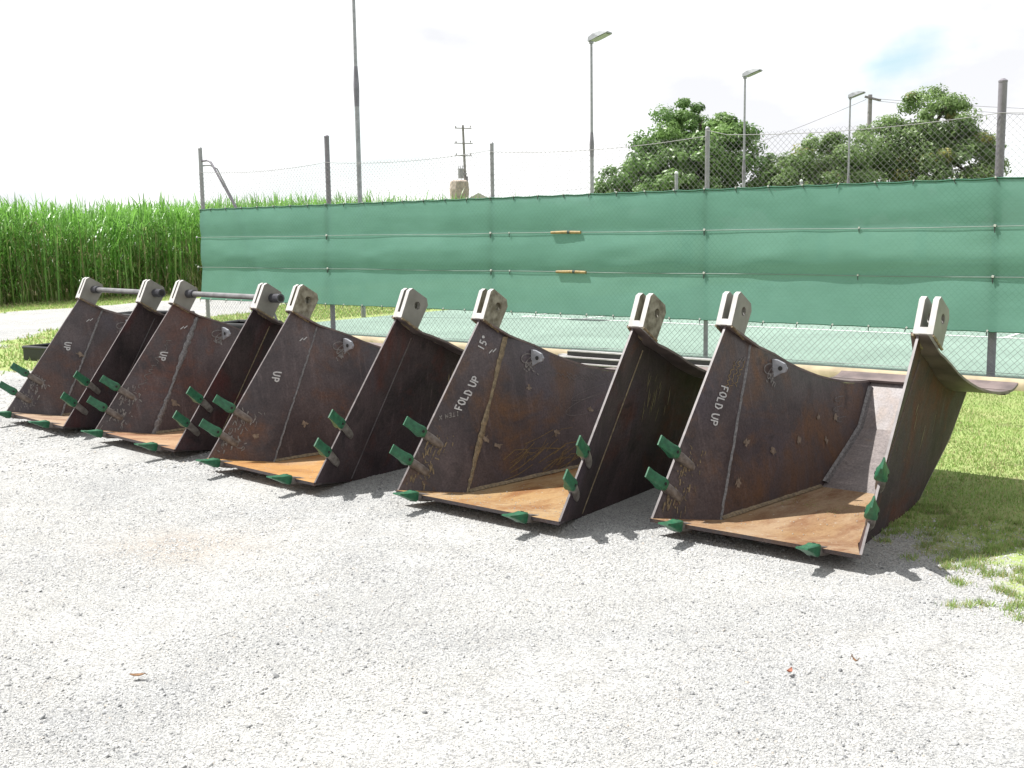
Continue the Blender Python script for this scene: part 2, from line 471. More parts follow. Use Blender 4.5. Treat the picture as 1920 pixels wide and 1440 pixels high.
# ------------------------------------------------------------------ mesh helpers
class MB:
    def __init__(s):
        s.v, s.f, s.mi = [], [], []

    def add(s, vs, fs, mi=0):
        o = len(s.v)
        s.v += [tuple(x) for x in vs]
        s.f += [tuple(i + o for i in f) for f in fs]
        s.mi += [mi] * len(fs)

    def box(s, c, size, mi=0, rot=None):
        hx, hy, hz = (k / 2 for k in size)
        P = [Vector((x, y, z)) for z in (-hz, hz) for x, y in ((-hx, -hy), (hx, -hy), (hx, hy), (-hx, hy))]
        if rot is not None:
            P = [rot @ q for q in P]
        P = [q + Vector(c) for q in P]
        s.add(P, [(3, 2, 1, 0), (4, 5, 6, 7), (0, 1, 5, 4), (1, 2, 6, 5), (2, 3, 7, 6), (3, 0, 4, 7)], mi)

    def tube(s, pts, r, n=8, mi=0, caps=True):
        pts = [Vector(q) for q in pts]
        rs = r if isinstance(r, (list, tuple)) else [r] * len(pts)
        rings = []
        for i, q in enumerate(pts):
            d = (pts[min(i + 1, len(pts) - 1)] - pts[max(i - 1, 0)]).normalized()
            a = d.cross(Vector((0, 0, 1)))
            if a.length < 1e-3:
                a = d.cross(Vector((0, 1, 0)))
            a.normalize()
            b = d.cross(a)
            rings.append([q + rs[i] * (math.cos(2 * math.pi * k / n) * a + math.sin(2 * math.pi * k / n) * b) for k in range(n)])
        vs = [x for ring in rings for x in ring]
        fs = []
        for i in range(len(pts) - 1):
            for k in range(n):
                fs.append((i * n + k, i * n + (k + 1) % n, (i + 1) * n + (k + 1) % n, (i + 1) * n + k))
        if caps:
            fs.append(tuple(range(n - 1, -1, -1)))
            fs.append(tuple((len(pts) - 1) * n + k for k in range(n)))
        s.add(vs, fs, mi)

    def loft(s, rings, mi=0, caps=True):
        n = len(rings[0])
        vs = [x for r_ in rings for x in r_]
        fs = []
        for i in range(len(rings) - 1):
            for k in range(n):
                fs.append((i * n + k, i * n + (k + 1) % n, (i + 1) * n + (k + 1) % n, (i + 1) * n + k))
        if caps:
            fs.append(tuple(range(n - 1, -1, -1)))
            fs.append(tuple((len(rings) - 1) * n + k for k in range(n)))
        s.add(vs, fs, mi)

    def prism(s, poly, off, mi=0):
        """poly: list of 3D points, extruded by the vector off"""
        n = len(poly)
        a = [Vector(q) for q in poly]
        b = [q + Vector(off) for q in a]
        s.add(a + b, [tuple(range(n - 1, -1, -1)), tuple(range(n, 2 * n))] + [(k, (k + 1) % n, n + (k + 1) % n, n + k) for k in range(n)], mi)

    def slab(s, A, B, mi=0, edge_mi=None):
        """two matching point grids (rows x cols) closed into a plate; edge_mi = dict side -> material"""
        r, c = len(A), len(A[0])
        o = len(s.v)
        vs = [q for row in A for q in row] + [q for row in B for q in row]
        n = r * c
        e = edge_mi or {}
        fs, ms = [], []
        for i in range(r - 1):
            for j in range(c - 1):
                a = i * c + j
                fs.append((a, a + 1, a + c + 1, a + c)); ms.append(mi)
                fs.append((n + a + c, n + a + c + 1, n + a + 1, n + a)); ms.append(mi)
        for j in range(c - 1):
            fs.append((n + j, n + j + 1, j + 1, j)); ms.append(e.get('r0', mi))
            a = (r - 1) * c + j
            fs.append((a, a + 1, n + a + 1, n + a)); ms.append(e.get('r1', mi))
        for i in range(r - 1):
            a = i * c
            fs.append((a, a + c, n + a + c, n + a)); ms.append(e.get('c0', mi))
            a = i * c + c - 1
            fs.append((a + c, a, n + a, n + a + c)); ms.append(e.get('c1', mi))
        s.v += [tuple(q) for q in vs]
        s.f += [tuple(k + o for k in f) for f in fs]
        s.mi += ms

    def ribbon(s, pts, width, normal, mi=0):
        pts = [Vector(q) for q in pts]
        nn = Vector(normal).normalized()
        vs = []
        for i, q in enumerate(pts):
            d = pts[min(i + 1, len(pts) - 1)] - pts[max(i - 1, 0)]
            sd = d.cross(nn)
            if sd.length < 1e-9:
                sd = Vector((0, 0, 1))
            sd.normalize()
            w = width[i] if isinstance(width, (list, tuple)) else width
            vs += [q + sd * w / 2, q - sd * w / 2]
        s.add(vs, [(2 * i, 2 * i + 1, 2 * i + 3, 2 * i + 2) for i in range(len(pts) - 1)], mi)

    def mesh(s, name, mats):
        me = bpy.data.meshes.new(name)
        me.from_pydata(s.v, [], s.f)
        for mt in (mats if isinstance(mats, (list, tuple)) else [mats]):
            me.materials.append(mt)
        if any(s.mi):
            me.polygons.foreach_set('material_index', s.mi)
        me.validate()
        me.update()
        return me


def link(name, me, parent=None):
    o = bpy.data.objects.new(name, me)
    COL.objects.link(o)
    if parent is not None:
        o.parent = parent
    return o


def obj(name, mb, mats, parent=None, smooth=None, bevel=0.0):
    me = mb.mesh(name, mats)
    o = link(name, me, parent)
    if smooth is not None:
        me.polygons.foreach_set('use_smooth', [True] * len(me.polygons))
        me.set_sharp_from_angle(angle=R(smooth))
    if bevel:
        bv = o.modifiers.new('bevel', 'BEVEL')
        bv.width = bevel
        bv.segments = 2
        bv.limit_method = 'ANGLE'
        bv.angle_limit = R(40)
    return o


def empty(name, loc, rz=0.0):
    o = bpy.data.objects.new(name, None)
    o.empty_display_size = 0.2
    COL.objects.link(o)
    o.location = loc
    o.rotation_euler = (0, 0, rz)
    return o


def tag(o, label, cat, group=None):
    o['label'] = label
    o['category'] = cat
    if group:
        o['group'] = group
    return o


def np_mesh(name, verts, faces, mat, tint=None, kind=None, parent=None, extra=None):
    """verts (n,3), faces (m,k) numpy"""
    me = bpy.data.meshes.new(name)
    n, (mm, k) = len(verts), faces.shape
    me.vertices.add(n)
    me.vertices.foreach_set('co', verts.astype(np.float32).ravel())
    me.loops.add(mm * k)
    me.loops.foreach_set('vertex_index', faces.astype(np.int32).ravel())
    me.polygons.add(mm)
    me.polygons.foreach_set('loop_start', np.arange(0, mm * k, k, dtype=np.int32))
    me.polygons.foreach_set('loop_total', np.full(mm, k, dtype=np.int32))
    me.materials.append(mat)
    me.update(calc_edges=True)
    for nm, arr in ([('tint', tint)] if tint is not None else []) + list((extra or {}).items()):
        a = me.attributes.new(nm, 'FLOAT', 'POINT')
        a.data.foreach_set('value', arr.astype(np.float32))
    o = link(name, me, parent)
    if kind:
        o['kind'] = kind
    return o


# smooth value noise in numpy, for irregular edges
_tab = np.random.default_rng(5).random((256, 256))
def vnoise(x, y, sc, seed=0):
    x = np.asarray(x) * sc + seed * 17.3; y = np.asarray(y) * sc + seed * 9.1
    i = np.floor(x).astype(int); j = np.floor(y).astype(int)
    fx = x - i; fy = y - j
    fx = fx * fx * (3 - 2 * fx); fy = fy * fy * (3 - 2 * fy)
    g = lambda a, b: _tab[a % 256, b % 256]
    return (g(i, j) * (1 - fx) + g(i + 1, j) * fx) * (1 - fy) + (g(i, j + 1) * (1 - fx) + g(i + 1, j + 1) * fx) * fy
def fbm(x, y, sc, seed=0):
    return (vnoise(x, y, sc, seed) + 0.5 * vnoise(x, y, sc * 2.1, seed + 1) + 0.25 * vnoise(x, y, sc * 4.3, seed + 2)) / 1.75

# ------------------------------------------------------------------ layout
FA = -0.67525
FD = np.array([math.cos(FA), math.sin(FA)])          # along the fence, to the right
FN = np.array([-math.sin(FA), math.cos(FA)])         # away from the camera
P1 = np.array([-5.462, 20.150])
SP = 3.3583


def fpt(s, n=0.0, z=0.0):
    q = P1 + FD * s + FN * n
    return Vector((q[0], q[1], z))


def f_coords(x, y):
    dx, dy = np.asarray(x) - P1[0], np.asarray(y) - P1[1]
    return dx * FD[0] + dy * FD[1], dx * FN[0] + dy * FN[1]


def sstep(a, b, x):
    t_ = np.clip((x - a) / (b - a), 0, 1)
    return t_ * t_ * (3 - 2 * t_)


def poly_x(y, pts):
    return np.interp(y, [q[1] for q in pts], [q[0] for q in pts])


CANE_A, CANE_B = np.array([-12.44, 27.55]), np.array([-9.08, 32.82])
CANE_D = (CANE_B - CANE_A) / np.linalg.norm(CANE_B - CANE_A)
CANE_N = np.array([-CANE_D[1], CANE_D[0]])            # into the field


def grass_mask(x, y):
    x = np.asarray(x, float); y = np.asarray(y, float)
    e = fbm(x, y, 0.8, 3) - 0.5
    e2 = fbm(x, y, 3.0, 6) - 0.5
    # turf to the right of, and behind, the row of buckets
    bx = poly_x(y, [(3.3, 3.0), (2.35, 4.2), (1.95, 4.9), (1.8, 5.6), (1.6, 6.3), (1.35, 7.3), (0.2, 9.3), (-2.2, 11.8), (-4.2, 14.5), (-5.2, 17.0), (-5.6, 19.5)])
    d = (x - bx) + e * 1.1 + e2 * 0.7
    dens = 0.58 + 0.32 * sstep(4.9, 7.0, y)               # sparse near the gravel
    g = sstep(-0.35, 0.55, d) * np.clip(dens + 0.25 * sstep(0.6, 1.8, d), 0, 1)
    # turf patch at the left edge of the yard
    gx = poly_x(y, [(-6.5, 12.0), (-5.6, 13.6), (-5.5, 15.0), (-6.3, 18.0), (-6.6, 20.5), (-4.6, 23.0), (-2.2, 26.0), (0.8, 29.5), (6, 36)])
    rx = poly_x(y, [(-8.3, 12.0), (-8.0, 16.0), (-8.2, 18.2), (-8.0, 20.3), (-6.9, 22.2), (-5.3, 24.5), (-3.3, 27.0), (0.4, 31.0), (6, 38)])
    g2 = sstep(-0.5, 0.4, x - rx + e * 1.2) * sstep(-0.4, 0.4, gx - x + e * 1.4) * sstep(12.9, 14.4, y + e2)
    g = np.maximum(g, g2 * 0.75)
    # between the road and the court
    g = np.maximum(g, sstep(-0.3, 0.4, x - rx + e) * sstep(18.5, 20.5, y) * 0.95)
    # verge along the cane
    dc = (x - CANE_A[0]) * CANE_N[0] + (y - CANE_A[1]) * CANE_N[1]
    g = np.maximum(g, sstep(-2.6, -1.9, dc + e * 1.0) * 0.9)
    return g


# ------------------------------------------------------------------ ground
far = MB()
far.add([(-900, -60, -0.03), (900, -60, -0.03), (900, 1500, -0.03), (-900, 1500, -0.03)], [(0, 1, 2, 3)])
o = obj('terrain', far, M['field']); o['kind'] = 'structure'

xs = np.arange(-17.0, 12.01, 0.12); ys = np.arange(-4.0, 40.01, 0.12)
X, Y = np.meshgrid(xs, ys)
Z = (fbm(X, Y, 0.6, 8) - 0.5) * 0.012
V = np.stack([X.ravel(), Y.ravel(), Z.ravel()], 1)
ny, nx = X.shape
ii = (np.arange(ny - 1)[:, None] * nx + np.arange(nx - 1)[None, :]).ravel()
Fq = np.stack([ii, ii + 1, ii + nx + 1, ii + nx], 1)
gm = grass_mask(V[:, 0], V[:, 1])
dc = (V[:, 0] - CANE_A[0]) * CANE_N[0] + (V[:, 1] - CANE_A[1]) * CANE_N[1]
soil = sstep(-0.5, 0.1, dc + (fbm(V[:, 0], V[:, 1], 1.5, 4) - 0.5))
gm = gm * (1 - soil)
stain = np.exp(-(((V[:, 0] + 1.75) / 0.35) ** 2 + ((V[:, 1] - 5.75) / 0.30) ** 2)) * 0.45
stain = stain + 0.2 * np.exp(-(((V[:, 0] - 1.9) / 0.5) ** 2 + ((V[:, 1] - 5.9) / 0.7) ** 2))
g_o = np_mesh('ground', V, Fq, M['ground'], kind='structure', extra={'grass': gm, 'soil': np.clip(soil + stain, 0, 1)})

# court slab, apron, lines, kerb
KERB_N = -0.58
ct = MB()
ct.add([fpt(0.9, KERB_N + 0.06, 0.012), fpt(60, KERB_N + 0.06, 0.012), fpt(60, 42, 0.012), fpt(0.9, 42, 0.012)], [(0, 1, 2, 3)])
o = obj('court_surface', ct, M['court']); o['kind'] = 'structure'
ln = MB()


def court_line(s0, n0, s1, n1, w=0.055):
    a, b = fpt(s0, n0, 0.018), fpt(s1, n1, 0.018)
    d = (b - a).normalized()
    sd = Vector((-d.y, d.x, 0)) * w / 2
    ln.add([a - sd, b - sd, b + sd, a + sd], [(0, 1, 2, 3)])


s0, n0 = f_coords(0.63, 21.54); s1, n1 = f_coords(6.95, 16.0)
BASE_N = float((n0 + n1) / 2)
LFT_S = float(s0) - 0.4
court_line(LFT_S, BASE_N, LFT_S + 30, BASE_N, 0.09)
for q in (0.0, 1.37, float(s1) - LFT_S):
    court_line(LFT_S + q, BASE_N + 0.05, LFT_S + q, BASE_N + 24)
o = obj('court_line', ln, M['white_line'])
o['kind'] = 'structure'
kb = MB()
K = 60
rings = []
for i in range(K + 1):
    s_ = -0.2 + 24.0 * i / K
    wob = 0.006 * math.sin(i * 1.7)
    sec = [(-0.085, -0.01), (-0.085, 0.06), (-0.06, 0.095), (-0.02, 0.11), (0.03, 0.105), (0.06, 0.08), (0.07, -0.01)]
    rings.append([fpt(s_, KERB_N + a + wob, max(b, -0.01)) for a, b in sec])
kb.loft(rings)
o = obj('kerb', kb, M['kerb'], smooth=40)
o['kind'] = 'structure'

# ------------------------------------------------------------------ cane field
def strips(base, az, length, droop, width, rise, segs=3, tint=None):
    """arching leaf strips: arrays over n leaves"""
    n = len(length)
    t_ = np.linspace(0, 1, segs + 1)[None, :]
    hor = length[:, None] * (t_ * np.cos(rise)[:, None]) 
    ver = length[:, None] * (t_ * np.sin(rise)[:, None] - droop[:, None] * t_ ** 2.2)
    dx, dy = np.cos(az)[:, None], np.sin(az)[:, None]
    cx = base[:, 0:1] + hor * dx; cy = base[:, 1:2] + hor * dy; cz = base[:, 2:3] + ver
    w = width[:, None] * np.array([0.7, 1.0, 0.8, 0.05] if segs == 3 else [0.8, 1.0, 0.05])[None, :] / 2
    sx, sy = -dy, dx
    A = np.stack([cx + sx * w, cy + sy * w, cz], 2); B = np.stack([cx - sx * w, cy - sy * w, cz], 2)
    Vv = np.stack([A, B], 2).reshape(-1, 3)
    k = (segs + 1) * 2
    o_ = (np.arange(n) * k)[:, None]
    F_ = []
    for sg in range(segs):
        F_.append(np.concatenate([o_ + 2 * sg, o_ + 2 * sg + 1, o_ + 2 * sg + 3, o_ + 2 * sg + 2], 1))
    F_ = np.concatenate(F_, 0)
    tt = np.repeat(tint if tint is not None else np.zeros(n), k)
    return Vv, F_, tt


def cane_block(u0, u1, d0, d1, n, lower=True, seed=1):
    g = np.random.default_rng(seed)
    a = g.uniform(u0, u1, n); d = d0 + (d1 - d0) * g.random(n) ** 1.2
    d += 0.25 * np.round(g.random(n) * 2)
    px = CANE_A[0] + CANE_D[0] * a + CANE_N[0] * d
    py = CANE_A[1] + CANE_D[1] * a + CANE_N[1] * d
    h = 2.0 + 0.25 * g.random(n) + 0.08 * np.sin(a * 1.3) + 0.38 * np.clip((a - 5) / 10, 0, 1)
    Vs, Fs, Ts, off = [], [], [], 0
    nl = 21
    b = np.repeat(np.stack([px, py, np.zeros(n)], 1), nl, 0)
    hh = np.repeat(h, nl)
    fr = np.tile(np.linspace(0.12, 1.0, nl), n) + g.normal(0, 0.03, n * nl)
    b[:, 2] = hh * fr
    b[:, 0] += g.normal(0, 0.05, n * nl); b[:, 1] += g.normal(0, 0.05, n * nl)
    az = g.uniform(0, 2 * np.pi, n * nl)
    top = np.clip(fr, 0, 1)
    ln_ = g.uniform(0.6, 0.98, n * nl) * (0.55 + 0.45 * top)
    rise = np.clip(g.normal(0.9, 0.25, n * nl) + 0.25 * top, 0.2, 1.5)
    droop = g.uniform(0.25, 0.95, n * nl) * (1.15 - 0.45 * top)
    wd = g.uniform(0.020, 0.040, n * nl)
    tint = np.clip(0.15 + 0.6 * top + g.normal(0, 0.18, n * nl), 0, 0.8)
    dead = (g.random(n * nl) < 0.55 * (1 - top) ** 1.2)
    tint[dead] = g.uniform(0.88, 1.0, dead.sum())
    droop[dead] = g.uniform(1.0, 1.5, dead.sum())
    v1, f1, t1 = strips(b, az, ln_, droop, wd, rise, 3, tint)
    Vs.append(v1); Fs.append(f1); Ts.append(t1); off += len(v1)
    # stalks
    bs = np.stack([px, py, np.zeros(n)], 1)
    v2, f2, t2 = strips(bs, g.uniform(0, 6.28, n), h, np.zeros(n), np.full(n, 0.045), np.full(n, 1.5), 2, g.uniform(0.7, 0.97, n))
    Vs.append(v2); Fs.append(f2 + off); Ts.append(t2)
    return np.concatenate(Vs), np.concatenate(Fs), np.concatenate(Ts)


parts = [cane_block(-8, 34, 0.0, 2.6, 2600, seed=1), cane_block(-8, 40, 2.6, 9, 2600, seed=2), cane_block(-8, 60, 9, 28, 1900, seed=3)]
off = 0; Va, Fa_, Ta = [], [], []
for v_, f_, t_ in parts:
    Va.append(v_); Fa_.append(f_ + off); Ta.append(t_); off += len(v_)
cane = np_mesh('sugar_cane', np.concatenate(Va), np.concatenate(Fa_), M['cane'], np.concatenate(Ta), 'stuff')
tag(cane, 'tall dense green sugar cane field growing behind the yard', 'sugar cane')

# ------------------------------------------------------------------ trees
def tree(name, base, H, crown, nclump, nleaf, mat, label, seed, leaf=0.26, group='trees beyond the tennis court'):
    g = np.random.default_rng(seed)
    root = empty(name, base)
    tag(root, label, 'tree', group)
    tr = MB()
    bx, by = base[0], base[1]
    th = crown[0][2] - crown[0][5] * 0.5
    tr.tube([(0, 0, -0.1), (0.1, 0, th * 0.5), (0.0, 0.1, th), (crown[0][0] * 0.6, crown[0][1] * 0.6, crown[0][2])], [0.34, 0.28, 0.24, 0.12], 9)
    cl, cs = [], []
    for (cx, cy, cz, rx, ry, rz) in crown:
        tr.tube([(0, 0.05, th * 0.85), (cx * 0.5, cy * 0.5, (th + cz) * 0.5), (cx, cy, cz + rz * 0.3)], [0.16, 0.10, 0.03], 6)
        k = int(nclump * rx * rz / sum(c_[3] * c_[5] for c_ in crown))
        d = g.normal(size=(k, 3)); d /= np.linalg.norm(d, axis=1)[:, None]
        rad = 0.62 + 0.42 * g.random(k) ** 0.6
        cl.append(np.array([cx, cy, cz]) + d * rad[:, None] * np.array([rx, ry, rz])); cs.append(g.uniform(0.28, 0.75, k))
    cl = np.concatenate(cl); cs = np.concatenate(cs)
    for q in cl[g.choice(len(cl), min(26, len(cl)), replace=False)]:
        c0 = crown[int(np.argmin([(q[0] - c_[0]) ** 2 + (q[2] - c_[2]) ** 2 for c_ in crown]))]
        tr.tube([(c0[0], c0[1], c0[2]), (0.5 * (c0[0] + q[0]), 0.5 * (c0[1] + q[1]), 0.5 * (c0[2] + q[2]) + 0.1), tuple(q)], [0.06, 0.04, 0.015], 5)
    obj('trunk', tr, M['bark'], root, smooth=60)
    idx = g.integers(0, len(cl), nleaf)
    dd = g.normal(size=(nleaf, 3)); dd /= np.linalg.norm(dd, axis=1)[:, None]
    P = cl[idx] + dd * (cs[idx] * g.random(nleaf) ** 0.45)[:, None] * np.array([1.15, 1.15, 0.8])
    ax = dd + np.array([0, 0, 0.5]) + g.normal(0, 0.5, (nleaf, 3)); ax /= np.linalg.norm(ax, axis=1)[:, None]
    t1 = np.cross(ax, g.normal(size=(nleaf, 3))); t1 /= np.linalg.norm(t1, axis=1)[:, None]
    t2 = np.cross(ax, t1)
    ls = leaf * 0.78 * g.uniform(0.6, 1.25, nleaf)[:, None]
    Vv = np.stack([P - t1 * ls * 0.5, P + t2 * ls * 0.22, P + t1 * ls * 0.5, P - t2 * ls * 0.22], 1).reshape(-1, 3)
    Ff = np.arange(nleaf * 4).reshape(-1, 4)
    ct_ = g.random(len(cl))
    tint = np.clip(0.75 * ct_[idx] + g.normal(0, 0.12, nleaf), 0, 0.8)
    yel = (ct_[idx] > 0.93) & (g.random(nleaf) < 0.6)
    tint[yel] = 1.0
    np_mesh('crown', Vv, Ff, mat, np.repeat(tint, 4), parent=root)
    return root


tree('mango_tree', (9.3, 60, 0), 8.2, [(0.2, 0, 5.6, 2.7, 2.6, 2.5), (-2.4, 0, 3.7, 2.3, 2.3, 1.9), (2.3, -0.3, 4.4, 2.0, 2.2, 2.2), (-0.2, -1.2, 3.8, 3.2, 2.2, 2.3), (-3.5, 0.2, 3.7, 1.2, 1.1, 0.9), (0.8, 0, 7.0, 1.7, 1.6, 1.0), (-1.2, -0.5, 5.3, 1.8, 1.6, 1.5), (1.6, -0.6, 5.8, 1.7, 1.6, 1.5)],
     330, 80000, M['tree_a'], 'dense round dark green tree standing alone, left of the gap of sky', 21, 0.30)
tree('bushy_tree', (15.9, 58, 0), 6.6, [(-0.2, 0, 4.5, 2.0, 2.0, 1.7), (-1.6, 0, 3.4, 1.7, 1.7, 1.5), (0.9, 0.2, 5.4, 1.3, 1.3, 1.0), (1.2, 0, 3.4, 1.8, 1.7, 1.6), (-0.3, -0.6, 3.3, 2.2, 1.6, 1.6)],
     210, 46000, M['tree_b'], 'lower rounded bushy tree just left of the tallest tree', 22, 0.27)
tree('spreading_tree', (22.0, 61, 0), 8.9, [(0.4, 0, 7.2, 1.9, 1.8, 1.55), (-1.9, 0, 5.9, 1.8, 1.8, 1.3), (2.4, 0, 5.0, 1.7, 1.8, 1.5), (-2.6, -0.6, 3.8, 2.2, 2.0, 1.7), (0.3, -1.0, 3.9, 2.6, 2.0, 1.9), (1.4, 0.2, 8.0, 0.9, 0.9, 0.6), (3.1, -0.3, 3.5, 1.3, 1.5, 1.7), (-0.6, -0.4, 5.2, 1.9, 1.6, 1.5), (1.6, -0.4, 5.9, 1.5, 1.4, 1.3)],
     330, 72000, M['tree_b'], 'tallest open-crowned tree with gaps of sky and yellowing tips', 23, 0.27)

# ------------------------------------------------------------------ far house and power poles
h = empty('farm_house', (-3.9, 92, 0))
tag(h, 'low pale-roofed building with a brown masonry block, beyond the cane', 'building')
hb = MB(); hb.box((1.6, 0, 1.6), (5.4, 5, 3.2)); obj('wall', hb, M['roof'], h)
hr = MB()
hr.prism([(-1.5, -2.9, 3.18), (4.6, -2.9, 3.18), (1.5, -2.9, 4.75)], (0, 5.8, 0)); obj('roof', hr, M['roof'], h)
hc = MB()
rg = []
for z_, a_ in ((3.0, 0.72), (4.2, 0.70), (5.0, 0.76), (5.6, 0.70), (5.72, 0.5)):
    rg.append([Vector((0.05 + a_ * math.cos(k * math.pi / 5), -3.6 + a_ * math.sin(k * math.pi / 5), z_)) for k in range(10)])
hc.loft(rg)
tb = obj('masonry_tower', hc, M['brick_far'], h)

pp = empty('power_pole', (-3.42, 90, 0))
tag(pp, 'timber power pole with three crossarms and a transformer, above the cane', 'power pole')
pm = MB(); pm.tube([(0.02, 0, 0), (0, 0, 5), (-0.13, 0, 10)], [0.13, 0.115, 0.085], 8); obj('pole', pm, M['pole_wood'], pp)
for z_, w_ in ((9.75, 1.3), (8.6, 1.45), (7.65, 1.35)):
    am = MB(); am.box((-0.1, -0.16, z_), (w_, 0.07, 0.07), rot=Matrix.Rotation(R(2), 3, 'Y')); ao = obj('crossarm', am, M['pole_wood'], pp)
    for dx in (-0.58, 0.55):
        im = MB(); im.tube([(dx - 0.1, -0.16, z_ + 0.05), (dx - 0.1, -0.16, z_ + 0.2)], [0.05, 0.04], 6); obj('insulator', im, M['pole_wood'], ao)
tm = MB(); tm.tube([(-0.35, -0.25, 5.9), (-0.35, -0.25, 6.65)], 0.22, 10); tf = obj('transformer', tm, M['galv'], pp)
bm_ = MB(); bm_.box((-0.1, -0.15, 6.25), (0.5, 0.1, 0.1)); obj('bracket', bm_, M['galv'], tf)
for k in range(3):
    im = MB(); im.tube([(-0.5 + 0.14 * k, -0.25, 6.65), (-0.5 + 0.14 * k, -0.25, 6.9)], [0.035, 0.02], 6); obj('bushing', im, M['galv'], tf)
cm = MB(); cm.box((0.12, -0.2, 5.6), (0.16, 0.12, 0.9)); obj('cable_box', cm, M['galv_dark'], pp)

p2 = empty('power_pole', (21.9, 70, 0))
tag(p2, 'plain timber power pole with a single crossarm, behind the trees', 'power pole')
pm = MB(); pm.tube([(0, 0, 0), (0, 0, 9.6)], [0.19, 0.13], 8); obj('pole', pm, M['pole_wood'], p2)
am = MB(); am.box((0.1, -0.18, 9.35), (1.0, 0.12, 0.12), rot=Matrix.Rotation(R(14), 3, 'Y')); obj('crossarm', am, M['pole_wood'], p2)


def wire_thing(pts, r, label, sag=0.0, n=14):
    a, b = Vector(pts[0]), Vector(pts[1])
    q = [a.lerp(b, i / n) - Vector((0, 0, sag * 4 * (i / n) * (1 - i / n))) for i in range(n + 1)]
    w = MB(); w.tube(q, r, 4)
    return tag(obj('power_line', w, M['galv_dark']), label, 'power line', 'power lines by the trees')


wire_thing([(21.5, 69.8, 9.4), (70, 64, 9.6)], 0.012, 'upper power line strung over the tallest tree from the plain pole', 1.5)
wire_thing([(22.3, 69.8, 9.2), (70, 62, 8.6)], 0.012, 'lower power line strung over the tallest tree from the plain pole', 1.7)
wire_thing([(21.6, 69.8, 9.3), (4.0, 96, 5.0)], 0.014, 'power line running left from the plain pole past the round tree', 0.9)

# ------------------------------------------------------------------ court lights and far posts
def flood(base, H, r0, label, split, yaw, lamp=True):
    root = empty('floodlight_pole', base)
    tag(root, label, 'light pole', 'floodlight poles along the tennis court')
    a = MB(); a.tube([(0, 0, 0), (0, 0, split)], r0, 10); obj('lower_pole', a, M['galv'], root, smooth=50)
    a = MB(); a.tube([(0, 0, split - 0.3), (0, 0, split), (0, 0, split + 0.1), (0, 0, split + 0.45)], [r0 * 1.03, r0 * 1.22, r0 * 1.22, r0 * 0.8], 10); obj('sleeve', a, M['galv_dark'], root, smooth=50)
    a = MB(); a.tube([(0, 0, split + 0.4), (0, 0, H - 0.1)], [r0 * 0.75, r0 * 0.6], 10); obj('upper_pole', a, M['galv'], root, smooth=50)
    rot = Matrix.Rotation(yaw, 3, 'Z')
    if lamp:
        a = MB(); a.tube([(0, 0, H - 0.14), (0, 0, H + 0.02)], 0.07, 8); obj('bracket', a, M['galv'], root)
        a = MB()
        def T(q):
            return rot @ Vector(q) + Vector((0, 0, H))
        ring = lambda x, w, zl, zh: [T((x, -w, zl)), T((x, w, zl)), T((x, w * 0.75, zh)), T((x, -w * 0.75, zh))]
        a.loft([ring(-0.08, 0.1, -0.08, 0.05), ring(0.12, 0.2, -0.06, 0.13), ring(0.35, 0.22, 0.02, 0.17), ring(0.62, 0.2, 0.11, 0.15)])
        hd = obj('lamp_head', a, M['lamp_body'], root)
        a = MB(); a.add([T((0.05, -0.17, -0.085)), T((0.58, -0.17, 0.085)), T((0.58, 0.17, 0.085)), T((0.05, 0.17, -0.085))], [(3, 2, 1, 0)])
        obj('lens', a, M['lamp_glass'], hd)
    return root


flood((-2.90, 22.2, 0), 7.5, 0.046, 'nearest and thickest floodlight pole, its top out of frame', 4.35, FA)
flood((2.57, 35.6, 0), 7.45, 0.06, 'second floodlight pole, its lamp highest above the screen', 4.2, FA + 0.1)
flood((8.96, 43.8, 0), 7.4, 0.06, 'third floodlight pole, in front of the round dark tree', 3.8, FA + 0.1)
flood((15.26, 51.6, 0), 7.45, 0.062, 'farthest floodlight pole, in front of the low bushy tree', 3.5, FA + 0.15)
for (x_, y_), lab in (((4.9, 33.6), 'pale capped court post rising before the round dark tree'), ((10.24, 40.2), 'pale capped court post just showing before the bushy tree')):
    r_ = empty('court_post', (x_, y_, 0))
    tag(r_, lab, 'post', 'far posts of the tennis court')
    a = MB(); a.tube([(0, 0, 0), (0, 0, 3.26)], 0.05, 10); obj('pole', a, M['galv'], r_, smooth=50)
    a = MB(); a.tube([(0, 0, 3.26), (0, 0, 3.3), (0, 0, 3.33)], [0.06, 0.055, 0.02], 10); obj('cap', a, M['white_line'], r_)

# ------------------------------------------------------------------ fence
fence = empty('court_fence', fpt(0, 0, 0))
tag(fence, 'tall chain link fence on grey steel posts around the tennis court', 'fence')
FO = fpt(0, 0, 0)


def fl(s, n=0.0, z=0.0):
    return fpt(s, n, z) - FO


POST = [(0, 3.13, 0.036), (1, 3.13, 0.040), (2, 2.82, 0.027), (3, 2.80, 0.028), (4, 3.05, 0.043), (5, 3.0, 0.03)]
for k, hgt, r_ in POST:
    k = 0.036 if k == 0 else k
    pn = r_ - 0.05
    a = MB(); a.tube([fl(SP * k, pn, 0), fl(SP * k, pn, hgt)], r_, 12)
    po = obj('post', a, M['galv_dark'] if k in (1, 4) else M['galv'], fence, smooth=50)
    a = MB(); a.tube([fl(SP * k, pn, hgt), fl(SP * k, pn, hgt + 0.015), fl(SP * k, pn, hgt + 0.035)], [r_ * 1.08, r_ * 1.05, r_ * 0.4], 12)
    obj('cap', a, M['galv_dark'] if k in (1, 4) else M['galv'], po)
